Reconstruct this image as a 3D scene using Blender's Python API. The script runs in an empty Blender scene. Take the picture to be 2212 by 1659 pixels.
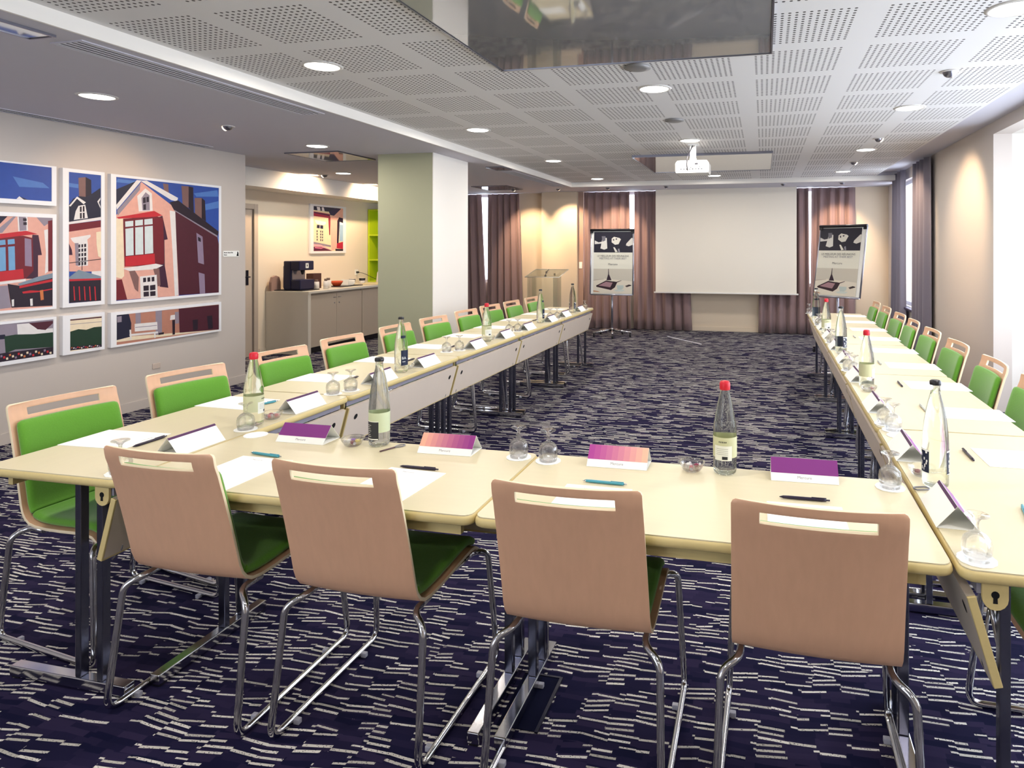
import bpy, bmesh, math, random
from mathutils import Vector, Matrix
PI = math.pi
sc = bpy.context.scene
COL = sc.collection
rnd = random.Random(7)
OL = 'first second third fourth fifth sixth seventh eighth ninth tenth eleventh twelfth'.split()

# ------------------------------------------------------------------ materials
def srgb(h):
    v = [int(h[i:i+2], 16) / 255 for i in (0, 2, 4)]
    return tuple(c / 12.92 if c <= .04045 else ((c + .055) / 1.055) ** 2.4 for c in v) + (1,)
MATS = {}
def mat(name, col, rough=.5, metal=0, trans=0, ior=1.45, emit=0, spec=None, noise=0, nscale=20, stretch=(1, 1, 1), bump=0, ecol=None, sheen=0):
    if name in MATS: return MATS[name]
    m = bpy.data.materials.new(name); m.use_nodes = True
    nt = m.node_tree; b = nt.nodes['Principled BSDF']
    c = srgb(col) if isinstance(col, str) else tuple(col) + (1,)
    b.inputs['Base Color'].default_value = c
    b.inputs['Roughness'].default_value = rough
    b.inputs['Metallic'].default_value = metal
    b.inputs['Transmission Weight'].default_value = trans
    b.inputs['IOR'].default_value = ior
    if spec is not None: b.inputs['Specular IOR Level'].default_value = spec
    if sheen: b.inputs['Sheen Weight'].default_value = sheen
    if emit:
        b.inputs['Emission Color'].default_value = srgb(ecol) if ecol else c
        b.inputs['Emission Strength'].default_value = emit
    if noise or bump:
        tc = nt.nodes.new('ShaderNodeTexCoord'); mp = nt.nodes.new('ShaderNodeMapping')
        mp.inputs['Scale'].default_value = stretch
        nz = nt.nodes.new('ShaderNodeTexNoise'); nz.inputs['Scale'].default_value = nscale; nz.inputs['Detail'].default_value = 4
        nt.links.new(tc.outputs['Object'], mp.inputs[0]); nt.links.new(mp.outputs[0], nz.inputs['Vector'])
        if noise:
            mr = nt.nodes.new('ShaderNodeMapRange'); mr.inputs[3].default_value = 1 - noise; mr.inputs[4].default_value = 1 + noise
            mx = nt.nodes.new('ShaderNodeVectorMath'); mx.operation = 'SCALE'; mx.inputs[0].default_value = c[:3]
            nt.links.new(nz.outputs[0], mr.inputs[0]); nt.links.new(mr.outputs[0], mx.inputs['Scale']); nt.links.new(mx.outputs[0], b.inputs['Base Color'])
        if bump:
            bp = nt.nodes.new('ShaderNodeBump'); bp.inputs['Strength'].default_value = bump; bp.inputs['Distance'].default_value = .002
            nt.links.new(nz.outputs[0], bp.inputs['Height']); nt.links.new(bp.outputs[0], b.inputs['Normal'])
    MATS[name] = m
    return m

def math_nodes(nt):
    def M(op, a, b=None, c=None):
        n = nt.nodes.new('ShaderNodeMath'); n.operation = op
        for i, v in enumerate((a, b, c)):
            if v is None: continue
            if isinstance(v, (int, float)): n.inputs[i].default_value = v
            else: nt.links.new(v, n.inputs[i])
        return n.outputs[0]
    return M

def perforated():
    m = bpy.data.materials.new('perforated_ceiling'); m.use_nodes = True; nt = m.node_tree; b = nt.nodes['Principled BSDF']
    M = math_nodes(nt); tc = nt.nodes.new('ShaderNodeTexCoord'); sp = nt.nodes.new('ShaderNodeSeparateXYZ'); nt.links.new(tc.outputs['Object'], sp.inputs[0])
    def axis(o, off):
        f = M('FLOORED_MODULO', M('ADD', o, off), .6)
        inside = M('LESS_THAN', f, .48)
        h = M('SUBTRACT', M('FLOORED_MODULO', f, .032), .016)
        return inside, M('ABSOLUTE', h)
    ix, hx = axis(sp.outputs[0], 30.06); iy, hy = axis(sp.outputs[1], 30 - 3.7)
    d = M('SQRT', M('ADD', M('MULTIPLY', hx, hx), M('MULTIPLY', hy, hy)))
    hole = M('MULTIPLY', M('MULTIPLY', ix, iy), M('LESS_THAN', d, .0075))
    mx = nt.nodes.new('ShaderNodeMix'); mx.data_type = 'RGBA'
    mx.inputs[6].default_value = srgb('dad8d8'); mx.inputs[7].default_value = srgb('3a3634')
    nt.links.new(hole, mx.inputs[0]); nt.links.new(mx.outputs[2], b.inputs['Base Color'])
    b.inputs['Roughness'].default_value = .75
    return m

def carpet_mat():
    m = bpy.data.materials.new('carpet'); m.use_nodes = True; nt = m.node_tree; b = nt.nodes['Principled BSDF']
    M = math_nodes(nt); tc = nt.nodes.new('ShaderNodeTexCoord'); sp = nt.nodes.new('ShaderNodeSeparateXYZ'); nt.links.new(tc.outputs['Object'], sp.inputs[0])
    def white(a, b_=0.0):
        n = nt.nodes.new('ShaderNodeTexWhiteNoise'); n.noise_dimensions = '2D'; c = nt.nodes.new('ShaderNodeCombineXYZ')
        for i, v in enumerate((a, b_)):
            if isinstance(v, (int, float)): c.inputs[i].default_value = v
            else: nt.links.new(v, c.inputs[i])
        nt.links.new(c.outputs[0], n.inputs['Vector']); return n.outputs['Value']
    x, y = sp.outputs[0], sp.outputs[1]
    P, W = .0225, .09
    # slow wobble of the rows, then bricks with slanted dashes
    nz = nt.nodes.new('ShaderNodeTexNoise'); nz.inputs['Scale'].default_value = 3.2; nz.inputs['Detail'].default_value = 1; nt.links.new(tc.outputs['Object'], nz.inputs['Vector'])
    yw = M('ADD', y, M('MULTIPLY', nz.outputs[0], .03))
    r0 = M('FLOOR', M('DIVIDE', yw, P * 3))
    off = M('MULTIPLY', white(r0, 3.3), 4.0)
    u = M('ADD', M('DIVIDE', x, W), off)
    cu = M('FLOOR', u); fu = M('SUBTRACT', M('FRACT', u), .5)
    slant = M('MULTIPLY', M('SUBTRACT', white(cu, r0), .66), .032)
    y2 = M('ADD', yw, M('MULTIPLY', fu, slant))
    r = M('FLOOR', M('DIVIDE', y2, P)); fr = M('FRACT', M('DIVIDE', y2, P))
    # second offset per row so dashes vary in length
    u2 = M('ADD', u, M('MULTIPLY', white(r, 9.1), .6)); cu2 = M('FLOOR', u2)
    on = M('GREATER_THAN', white(cu2, r), .50)
    dash = M('MULTIPLY', on, M('LESS_THAN', M('ABSOLUTE', M('SUBTRACT', fr, .5)), M('ADD', .13, M('MULTIPLY', white(cu, r), .09))))
    # woven break-up of the light yarn
    n2 = nt.nodes.new('ShaderNodeTexNoise'); n2.inputs['Scale'].default_value = 190; nt.links.new(tc.outputs['Object'], n2.inputs['Vector'])
    dash = M('MULTIPLY', dash, M('GREATER_THAN', n2.outputs[0], .38))
    base = nt.nodes.new('ShaderNodeMix'); base.data_type = 'RGBA'; base.inputs[6].default_value = srgb('0c0e2c'); base.inputs[7].default_value = srgb('2a2340')
    nt.links.new(white(cu2, M('ADD', r, 17.0)), base.inputs[0])
    lt = nt.nodes.new('ShaderNodeMix'); lt.data_type = 'RGBA'; lt.inputs[6].default_value = srgb('a8a49c'); lt.inputs[7].default_value = srgb('dcd8d0')
    nt.links.new(white(cu, M('ADD', r, 40.0)), lt.inputs[0])
    mx = nt.nodes.new('ShaderNodeMix'); mx.data_type = 'RGBA'; nt.links.new(dash, mx.inputs[0])
    nt.links.new(base.outputs[2], mx.inputs[6]); nt.links.new(lt.outputs[2], mx.inputs[7]); nt.links.new(mx.outputs[2], b.inputs['Base Color'])
    b.inputs['Roughness'].default_value = .95; b.inputs['Specular IOR Level'].default_value = .1
    return m

def clear_glass(name, ior=1.45, tint='f6fbf6', t=.35):
    m = bpy.data.materials.new(name); m.use_nodes = True; nt = m.node_tree; nt.nodes.clear()
    o = nt.nodes.new('ShaderNodeOutputMaterial'); g = nt.nodes.new('ShaderNodeBsdfGlass'); g.inputs['IOR'].default_value = ior; g.inputs['Roughness'].default_value = 0
    g.inputs['Color'].default_value = srgb(tint); tr = nt.nodes.new('ShaderNodeBsdfTransparent'); tr.inputs['Color'].default_value = srgb(tint)
    mx = nt.nodes.new('ShaderNodeMixShader'); mx.inputs[0].default_value = t
    nt.links.new(g.outputs[0], mx.inputs[1]); nt.links.new(tr.outputs[0], mx.inputs[2]); nt.links.new(mx.outputs[0], o.inputs[0])
    return m

CARPET = carpet_mat(); PERF = perforated()
GLASS = clear_glass('goblet_glass', 1.45, 'ffffff', .55); WATER = clear_glass('bottle_of_water', 1.3, 'fcfefa', .3)
ACRYL = clear_glass('acrylic', 1.2, 'f4f8f6', .6)
LOWCEIL = mat('ceiling_paint', 'c6c4ce', .8)
BEAMW = mat('beam_paint', 'f2eee8', .7)
WALLG = mat('wall_paint', 'c6bdb6', .85); WALLC = mat('wall_cream', 'd6c6b0', .85); WALLW = mat('wall_white', 'dcd8d2', .8)
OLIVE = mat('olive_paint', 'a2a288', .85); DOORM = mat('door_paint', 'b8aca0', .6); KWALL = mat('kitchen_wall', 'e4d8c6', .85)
TOP = mat('beech_laminate', 'd3c8a8', .38, noise=.035, nscale=6, stretch=(1, 9, 9))
EDGE = mat('beech_edge', 'cdb981', .45, noise=.06, nscale=14, stretch=(1, 6, 6))
PANEL = mat('beech_panel', 'd2c4b6', .5, noise=.03, nscale=8)
VENEER = mat('beech_veneer', 'd4a788', .42, noise=.07, nscale=9, stretch=(6, 6, .7))
CHROME = mat('chrome', 'c8c8cc', .12, 1); STEEL = mat('brushed_steel', '8c8c98', .3, 1); DARKM = mat('dark_metal', '2c2c3a', .35, .8)
GREEN = mat('green_fabric', '5a9426', .9, noise=.08, nscale=160, bump=.3, sheen=.3)
BLACK = mat('black_plastic', '16141c', .4); WHITEP = mat('white_paper', 'f4f4f0', .8); WHITEG = mat('white_gloss', 'eeeeea', .3)
HOLE = mat('hole_black', '06060a', .9)
MIRROR = mat('gloss_panel', 'b4b4b4', .04, .62); PLY = mat('plywood_edge', 'e8d8b8', .5)
CURT = mat('curtain_fabric', '8a7272', .85, noise=.05, nscale=90, sheen=.2); CURTB = mat('curtain_fabric_grey', '747080', .8, noise=.05, nscale=90, sheen=.2)
PURPLE = mat('card_purple', '7c2a7c', .6); CAPR = mat('cap_red', 'c8182c', .4); CAPB = mat('cap_black', '1a1a20', .35)
LAMP = mat('lamp_glow', 'fffaf0', .5, emit=9, ecol='fffaf2'); LAMPW = mat('lamp_warm', 'fff0d8', .5, emit=7, ecol='ffe8c8')
NAVYG = mat('coffee_machine_navy', '161a3e', .35)

# ------------------------------------------------------------------ mesh helpers
def box(bm, x0, x1, y0, y1, z0, z1, mi=0, bev=0, M=None):
    vs = [bm.verts.new((x, y, z)) for x in (x0, x1) for y in (y0, y1) for z in (z0, z1)]
    F = [(0, 1, 3, 2), (4, 6, 7, 5), (0, 4, 5, 1), (2, 3, 7, 6), (0, 2, 6, 4), (1, 5, 7, 3)]
    fs = [bm.faces.new([vs[i] for i in f]) for f in F]
    for f in fs: f.material_index = mi
    if bev:
        es = list({e for f in fs for e in f.edges})
        r = bmesh.ops.bevel(bm, geom=es, offset=bev, segments=2, profile=.5, affect='EDGES')
        for f in r['faces']: f.material_index = mi
        vs = list({v for f in r['faces'] for v in f.verts} | {v for v in vs if v.is_valid})
    if M is not None:
        for v in vs: v.co = M @ v.co
    return vs
def quad(bm, pts, mi=0):
    f = bm.faces.new([bm.verts.new(p) for p in pts]); f.material_index = mi; return f
def prism(bm, poly, h0, h1, axis='z', mi=0):
    def P(a, b, h): return {'z': (a, b, h), 'x': (h, a, b), 'y': (a, h, b)}[axis]
    lo = [bm.verts.new(P(a, b, h0)) for a, b in poly]; hi = [bm.verts.new(P(a, b, h1)) for a, b in poly]
    n = len(poly); fs = [bm.faces.new(lo[::-1]), bm.faces.new(hi)]
    for i in range(n): fs.append(bm.faces.new((lo[i], lo[(i + 1) % n], hi[(i + 1) % n], hi[i])))
    for f in fs: f.material_index = mi
    return fs
def lathe(bm, prof, seg=24, c=(0, 0, 0), mi=0, smooth=True):
    rings = []
    for r, z in prof:
        if r < 1e-6: rings.append([bm.verts.new((c[0], c[1], c[2] + z))])
        else: rings.append([bm.verts.new((c[0] + r * math.cos(2 * PI * k / seg), c[1] + r * math.sin(2 * PI * k / seg), c[2] + z)) for k in range(seg)])
    for a, b in zip(rings, rings[1:]):
        for k in range(seg):
            l = (k + 1) % seg
            if len(a) == 1 and len(b) == 1: continue
            f = bm.faces.new((a[0], b[k], b[l])) if len(a) == 1 else bm.faces.new((a[k], a[l], b[0])) if len(b) == 1 else bm.faces.new((a[k], a[l], b[l], b[k]))
            f.material_index = mi; f.smooth = smooth
def fillet(pts, rad, n=6):
    pts = [Vector(p) for p in pts]; out = [pts[0]]
    for i in range(1, len(pts) - 1):
        a, p, b = pts[i - 1], pts[i], pts[i + 1]; u = (a - p).normalized(); w = (b - p).normalized()
        d = min(rad, (a - p).length * .49, (b - p).length * .49); s, e = p + u * d, p + w * d
        for k in range(n + 1):
            t = k / n; out.append(s * (1 - t) ** 2 + p * 2 * t * (1 - t) + e * t * t)
    out.append(pts[-1]); return out
def tube(bm, pts, r, seg=10, mi=0, closed=False, cap=True):
    pts = [Vector(p) for p in pts]; n = len(pts); rings = []; up = None
    for i in range(n):
        if closed: t = pts[(i + 1) % n] - pts[i - 1]
        else: t = pts[min(i + 1, n - 1)] - pts[max(i - 1, 0)]
        t.normalize()
        if up is None: up = t.orthogonal().normalized()
        up = (up - t * up.dot(t)).normalized(); s = t.cross(up)
        rr = r[i] if isinstance(r, (list, tuple)) else r
        rings.append([bm.verts.new(pts[i] + (up * math.cos(2 * PI * k / seg) + s * math.sin(2 * PI * k / seg)) * rr) for k in range(seg)])
    for i in range(n if closed else n - 1):
        a, b = rings[i], rings[(i + 1) % n]
        for k in range(seg):
            f = bm.faces.new((a[k], a[(k + 1) % seg], b[(k + 1) % seg], b[k])); f.smooth = True; f.material_index = mi
    if not closed and cap:
        for q in (rings[0][::-1], rings[-1]): f = bm.faces.new(q); f.material_index = mi
def grid(bm, P, nu, nv, mi=0, smooth=True, skip=None):
    vs = [[bm.verts.new(P(i / nu, j / nv)) for j in range(nv + 1)] for i in range(nu + 1)]
    for i in range(nu):
        for j in range(nv):
            if skip and skip(i, j): continue
            f = bm.faces.new((vs[i][j], vs[i + 1][j], vs[i + 1][j + 1], vs[i][j + 1])); f.smooth = smooth; f.material_index = mi
    return vs
FONTM = {}
def text(bm, s, size, M, mi=0, align='CENTER', sp=1.0):
    key = (s, align, sp)
    if key not in FONTM:
        cu = bpy.data.curves.new('t', 'FONT'); cu.body = s; cu.size = 1; cu.align_x = align; cu.space_character = sp; cu.resolution_u = 2
        o = bpy.data.objects.new('t', cu); COL.objects.link(o)
        me = o.to_mesh(); FONTM[key] = ([v.co.copy() for v in me.vertices], [tuple(p.vertices) for p in me.polygons]); o.to_mesh_clear()
        bpy.data.objects.remove(o); bpy.data.curves.remove(cu)
    vs, fs = FONTM[key]; nv = [bm.verts.new(M @ (v * size)) for v in vs]
    for f in fs:
        try: q = bm.faces.new([nv[i] for i in f]); q.material_index = mi
        except ValueError: pass
def frame_M(o, ux, uy):
    ux = Vector(ux).normalized(); uy = Vector(uy).normalized(); uz = ux.cross(uy)
    return Matrix(((ux.x, uy.x, uz.x, o[0]), (ux.y, uy.y, uz.y, o[1]), (ux.z, uy.z, uz.z, o[2]), (0, 0, 0, 1)))
def mesh(name, bm, mats):
    bmesh.ops.recalc_face_normals(bm, faces=bm.faces[:])
    me = bpy.data.meshes.new(name); bm.to_mesh(me); bm.free()
    for m in (mats if isinstance(mats, (list, tuple)) else [mats]): me.materials.append(m)
    return me
def obj(name, bm, mats, parent=None, loc=None, rz=0):
    me = mesh(name, bm, mats) if isinstance(bm, bmesh.types.BMesh) else bm
    o = bpy.data.objects.new(name, me); COL.objects.link(o)
    if parent: o.parent = parent
    if loc: o.location = loc
    if rz: o.rotation_euler = (0, 0, rz)
    return o
def B(): return bmesh.new()
def boxes(*bs, bev=0):
    bm = B()
    for b in bs: box(bm, *b[:6], mi=b[6] if len(b) > 6 else 0, bev=bev)
    return bm
def tag(o, label, cat, group=None):
    o['label'] = label; o['category'] = cat
    if group: o['group'] = group
    return o
def thing(name, label, cat, loc=(0, 0, 0), rz=0, group=None):
    o = bpy.data.objects.new(name, None); COL.objects.link(o); o.location = loc; o.rotation_euler = (0, 0, rz); o.empty_display_size = .1
    return tag(o, label, cat, group)
def struct(name, bm, m, label=None):
    o = obj(name, bm, m); o['kind'] = 'structure'
    if label: o['label'] = label
    return o
def dup(root, loc, rz=0, label=None, group=None, cat=None):
    r = root.copy(); COL.objects.link(r); r.location = loc; r.rotation_euler = (0, 0, rz)
    if label: r['label'] = label
    if group: r['group'] = group
    for ch in list(root.children):
        c = ch.copy(); COL.objects.link(c); c.parent = r
        for g in list(ch.children):
            d = g.copy(); COL.objects.link(d); d.parent = c
    return r
class Proto:
    """first call places the built thing itself, later calls copy it"""
    def __init__(s, build): s.build = build; s.root = None
    def __call__(s, loc, rz, label, group):
        if s.root is None:
            s.root = s.build(label); s.root.location = loc; s.root.rotation_euler = (0, 0, rz); s.root['label'] = label
            if group: s.root['group'] = group
            return s.root
        return dup(s.root, loc, rz, label, group)
EN_DL, EN_SP, EN_W, EXPO = 15, 60, 7.0, 0.08
ART = {
'house': ((4.562, 5.665, 1.002, 2.078), """4c74b8 799,996,1086,1052,1100,986,830,966
4c74b8 892,886,1100,940,1100,871,924,835
4c74b8 16,1060,188,1060,138,1030,0,1030
4c74b8 1053,560,1103,574,1103,224,1086,250
1c1c34 0,966,201,1064,0,830
7a5a58 458,1062,514,1060,521,950,472,982
7a5a58 657,1058,739,1060,739,850,672,872
241828 739,1060,792,1054,799,802,739,850
7a5a58 807,952,892,958,892,754,814,777
241828 892,958,932,934,943,724,892,754
d8a294 0,740,239,1055,549,864,599,817,628,0,2,6
8c8290 10,785,232,1043,223,980,16,740
dcd8d8 0,830,194,1068,241,1068,8,791
dcd8d8 226,1066,291,1072,620,938,609,904,546,912
241828 528,890,620,916,1100,628,1086,567,577,816
8c8290 580,821,1086,585,1086,567,583,806
4a1c2c 584,810,1086,567,1103,494,1103,0,632,7
dcd8d8 528,813,589,806,623,7,584,1,560,416
dcd8d8 198,924,277,1000,343,958,351,801,213,787
8c8290 239,910,280,966,319,940,322,804,249,798
241828 254,912,280,922,283,871,255,864
241828 288,922,311,928,313,880,288,874
241828 257,852,283,859,284,806,258,804
e4d4b8 0,716,64,720,74,214,52,192,2,206
3c1c34 383,734,451,760,507,540,472,534,476,294,514,83,424,99,383,297
6a1826 64,714,377,757,458,736,465,540,468,313,381,294,79,296
b82430 7,726,367,800,451,762,383,748,22,714
c8d4d8 83,692,160,702,160,654,85,644
c8d4d8 178,706,252,716,252,666,178,656
c8d4d8 267,718,348,730,350,678,267,668
c8d4d8 85,628,160,640,163,396,90,390
c8d4d8 178,642,254,652,257,402,180,398
c8d4d8 270,654,351,664,356,412,272,404
b82430 83,383,370,406,375,311,84,298
dcd8d8 58,280,383,314,458,297,377,263,125,255
7a5a58 119,255,175,258,213,196,207,66,175,93
7a5a58 356,267,417,271,431,113,403,103
dcd8d8 223,202,391,212,402,0,232,3
241828 254,188,283,190,284,151,255,148
241828 296,190,325,192,326,152,297,150
241828 338,192,367,194,368,153,339,151
241828 257,117,310,119,311,71,258,70
241828 322,117,377,121,378,73,323,71
241828 258,61,311,62,313,19,259,18
241828 323,61,378,62,379,19,325,18
6a1826 2,182,52,186,101,6,3,7
8a7890 827,609,900,571,918,293,848,313
241828 845,570,877,555,880,518,848,529
8a7890 853,216,924,196,932,0,867,0"""),
'bench': ((4.566, 5.667, 0.62, 0.879), """b07a68 109,259,624,257,631,23,109,38
e4d4b8 0,24,0,47,134,57,624,28,1101,0,1101,0
8c8290 178,259,228,259,230,163,179,162
8c8290 377,259,442,259,444,35,379,37
1c1c34 0,259,115,259,138,173,134,55,0,41
8c8290 6,245,48,246,48,195,9,194
4a1c2c 624,257,1099,254,1101,0,634,26
241828 780,133,844,132,841,29,788,29
241828 952,154,1016,154,1025,20,968,20
dcd8d8 535,203,588,205,580,161,528,159
8c8290 580,230,624,229,627,118,585,117
241828 552,156,582,156,582,17,556,16
dcd8d8 169,164,393,157,397,86,171,95
8c8290 176,134,390,128,390,122,176,128
dcd8d8 121,79,401,68,402,51,121,61
dcd8d8 120,117,135,117,140,29,126,28
dcd8d8 360,64,375,63,377,12,364,12
241828 406,52,464,53,461,34,406,34"""),
'chimney': ((4.164, 4.429, 1.015, 2.077), """4c74b8 4,973,78,969,78,937,4,941
1c1c34 0,792,36,848,88,872,185,897,261,955,265,707,0,655
7a5a58 78,1022,137,1034,137,870,83,872
241828 137,1034,183,1014,185,894,137,870
dcd8d8 2,787,67,868,139,825,120,808,67,850,15,783
dcd8d8 41,675,56,748,78,792,133,805,155,695
241828 89,785,104,789,105,691,90,688
241828 113,791,127,795,129,694,114,691
dcd8d8 86,742,131,748,131,740,86,733
dcd8d8 234,838,261,874,261,858,248,832,261,797,261,781
dcd8d8 0,657,265,709,265,684,1,638
6a1826 1,638,265,680,265,624,2,578
d8a294 2,578,265,624,265,248,5,257
3c1c34 2,485,25,432,30,390,2,390
dcd8d8 13,528,177,558,177,539,150,517,31,500
dcd8d8 31,500,150,517,155,475,155,301,75,295,48,486
8c8290 48,486,78,488,80,301,56,304
241828 78,475,92,477,92,451,78,449
241828 101,477,116,479,116,453,101,451
241828 124,479,140,482,140,456,124,453
241828 78,438,92,441,92,415,78,413
241828 101,441,116,443,116,417,101,415
241828 124,443,140,445,140,419,124,417
241828 78,402,92,404,92,378,78,376
241828 101,404,116,406,116,380,101,378
241828 124,406,140,408,140,382,124,380
241828 78,365,92,367,92,341,78,340
241828 101,367,116,369,116,343,101,341
241828 124,369,140,371,140,345,124,343
241828 78,329,92,331,92,305,78,303
241828 101,330,116,332,116,306,101,305
241828 124,332,140,334,140,308,124,306
e4d4b8 224,580,265,587,265,365,241,376,227,475
241828 4,328,265,356,265,350,4,323
241828 104,335,109,335,109,264,104,265
dcd8d8 185,251,265,253,265,203,185,223
788898 2,210,78,268,265,207,265,187,4,193
b82430 4,195,265,191,265,176,4,178
241828 4,178,265,176,265,0,4,3
b82430 36,134,44,134,51,21,42,20
b82430 78,131,86,132,93,17,84,17
b82430 120,129,129,129,136,14,127,14
b82430 163,126,172,127,180,10,170,10
b82430 207,124,216,124,224,7,214,7"""),
'hedge': ((4.174, 4.436, 0.624, 0.885), """e4d4b8 0,261,262,258,262,161,0,160
4a1c2c 0,259,262,256,262,246,0,249
8c8290 0,221,262,215,262,211,0,217
1c3828 0,160,68,173,132,160,197,174,262,172,262,16,3,32
241828 2,38,262,22,262,0,3,8
c07040 10,32,20,34,21,25,11,23
dcd8d8 26,27,36,29,37,20,27,18
8a7890 41,22,52,24,53,15,42,12
b82430 57,30,68,32,69,23,58,20
c07040 73,25,83,26,85,18,74,15
dcd8d8 89,20,99,21,101,12,90,10
8a7890 105,27,116,29,117,20,106,18
b82430 121,22,132,24,133,15,122,12
c07040 137,17,148,19,149,10,138,7
dcd8d8 153,25,164,27,166,18,155,15
8a7890 170,20,181,21,182,12,171,10
b82430 186,14,197,16,199,7,188,4
c07040 203,22,214,24,215,15,204,12
dcd8d8 220,17,231,19,232,10,221,7
8a7890 237,12,248,13,249,4,238,1"""),
'sky': ((3.445, 4.033, 1.829, 2.096), """4c74b8 314,169,525,141,573,103,358,95
4c74b8 23,212,185,223,210,177,31,167
dcd8d8 339,2,358,24,390,0
1c1c34 358,24,417,2,445,0,390,0"""),
'bay': ((3.445, 4.04, 1.0, 1.699), """d8a294 0,579,244,585,323,698,593,699,595,251,0,119
1c1c34 0,690,279,698,227,638,143,563,0,542
8c8290 177,564,318,698,336,699,244,575
dcd8d8 345,698,414,699,418,594,351,587
8c8290 354,698,403,698,408,598,360,591
241828 383,688,408,688,409,668,385,666
241828 385,658,409,660,410,638,386,636
8c8290 478,699,593,699,593,676,534,632
6a1826 562,674,594,682,595,282,563,278
dcd8d8 533,601,562,610,563,278,539,259,546,428
3c1c34 449,564,492,562,517,408,489,406,489,226,403,228
6a1826 0,524,385,556,451,539,457,287,403,230,0,202
b82430 0,528,402,594,487,570,387,558,0,496
6c9cc4 47,498,88,502,91,468,48,462
6c9cc4 103,503,145,509,148,474,104,468
6c9cc4 160,510,203,517,206,480,162,474
6c9cc4 219,518,263,524,266,488,220,482
6c9cc4 279,525,324,531,327,494,280,488
6c9cc4 50,446,90,450,93,285,53,281
6c9cc4 106,452,147,456,150,288,109,284
6c9cc4 163,458,205,464,208,292,167,288
6c9cc4 222,466,265,470,268,296,225,291
6c9cc4 282,472,326,476,330,299,286,295
8a7890 394,538,440,529,445,320,396,327
b82430 0,262,383,305,389,232,0,194
dcd8d8 0,194,400,226,403,210,0,170
8c8290 0,170,279,186,301,19,0,0
241828 279,196,358,178,595,226,595,8,305,18
788898 345,192,487,240,595,264,595,226,360,180
b82430 358,176,595,218,595,198,358,158
b82430 376,131,431,138,496,131,593,143,593,135,496,121,383,117
c07040 501,133,525,137,530,60,508,56
dcd8d8 431,73,449,75,451,20,434,19
dcd8d8 305,77,321,79,321,27,307,26"""),
'flowers': ((3.445, 4.046, 0.623, 0.899), """8c8290 0,275,340,269,340,180,0,175
dcd8d8 342,266,431,264,487,209,599,206,600,162,347,189
4a1c2c 424,265,598,264,599,245,544,198,487,211
1c1c34 0,202,261,200,279,145,0,147
8c8290 0,175,266,166,266,59,0,74
1c3828 258,186,331,190,449,177,599,174,601,58,331,78,266,59
241828 0,55,266,64,601,58,601,1,0,0
c07040 15,53,27,54,29,39,17,38
e4d4b8 32,41,44,43,46,28,34,26
8a7890 50,30,62,32,63,16,51,15
b82430 67,52,79,54,81,38,69,37
e4d4b8 85,41,97,42,99,27,87,25
c07040 103,29,115,31,116,15,104,14
e4d4b8 121,51,133,53,134,38,122,36
8a7890 139,40,151,42,153,26,140,24
b82430 157,28,169,30,171,14,158,13
e4d4b8 175,51,187,52,189,37,177,35
c07040 193,39,206,41,208,25,195,23
e4d4b8 212,27,225,29,226,13,214,12
8a7890 231,50,243,52,245,36,232,34
b82430 249,38,262,40,264,24,251,22
e4d4b8 268,26,281,28,283,12,270,10
c07040 287,49,301,51,302,35,289,34
e4d4b8 307,37,320,39,322,23,308,21
8a7890 326,25,339,27,341,11,328,9
b82430 346,49,359,51,361,34,347,33
e4d4b8 365,37,379,38,381,22,367,20
c07040 385,24,399,26,401,10,387,8
e4d4b8 405,48,419,50,421,34,407,32
8a7890 425,36,439,38,441,21,427,19
b82430 446,23,460,25,462,9,448,7
e4d4b8 466,47,480,49,482,33,468,31
c07040 487,35,501,37,503,20,489,18
e4d4b8 508,22,522,24,524,8,510,6
8a7890 529,47,543,49,545,32,531,30
b82430 550,34,564,36,566,19,552,17
e4d4b8 571,21,586,23,588,6,573,5"""),
'kitchen': ((8.702, 9.424, 1.405, 2.095), """f0dcb8 0,550,396,518,396,113,0,121
1c1838 0,691,524,690,396,620,0,629
e8e0e4 74,682,149,681,164,628,96,626
e8e0e4 194,681,240,682,263,623,202,625
b02448 0,609,396,584,396,518,0,539
3c1c48 15,600,380,573,380,556,15,585
e8b0a0 396,518,444,571,672,686,722,689,722,532,589,527,557,31,428,6
281848 365,618,532,691,675,686,492,563,404,569
901838 349,516,404,549,396,255,372,254
201430 573,485,622,544,722,532,722,407,630,425,606,114,565,124
98b8d8 630,466,722,449,722,156,625,155
f0f0f0 639,472,722,454,722,422,639,430
b02040 565,124,722,151,722,30,557,46
f8f4e8 30,481,287,459,299,429,240,402,74,421,37,459
1c1838 82,407,225,399,225,346,74,357
e8e0e4 146,405,158,404,155,350,143,350
2a2440 74,323,95,321,93,292,73,293
2a2440 158,319,179,317,178,288,157,289
2a2440 201,317,222,315,220,285,199,287
2a2440 74,279,95,278,93,248,73,250
2a2440 158,275,179,274,178,244,157,245
2a2440 201,273,222,272,220,242,199,243
2a2440 74,236,95,235,93,205,73,207
2a2440 158,232,179,230,178,200,157,202
2a2440 201,229,222,228,220,198,199,199
2a2440 74,193,95,191,93,162,73,163
2a2440 158,188,179,186,178,156,157,158
2a2440 201,185,222,184,220,154,199,156
8c8090 0,145,412,92,412,62,0,111
e8a8b0 0,111,179,100,428,11,396,5,0,82
581838 0,72,179,67,444,6,0,3
d87898 30,67,240,52,179,37,30,47
281830 524,36,722,30,722,0,524,2"""),
}

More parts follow.
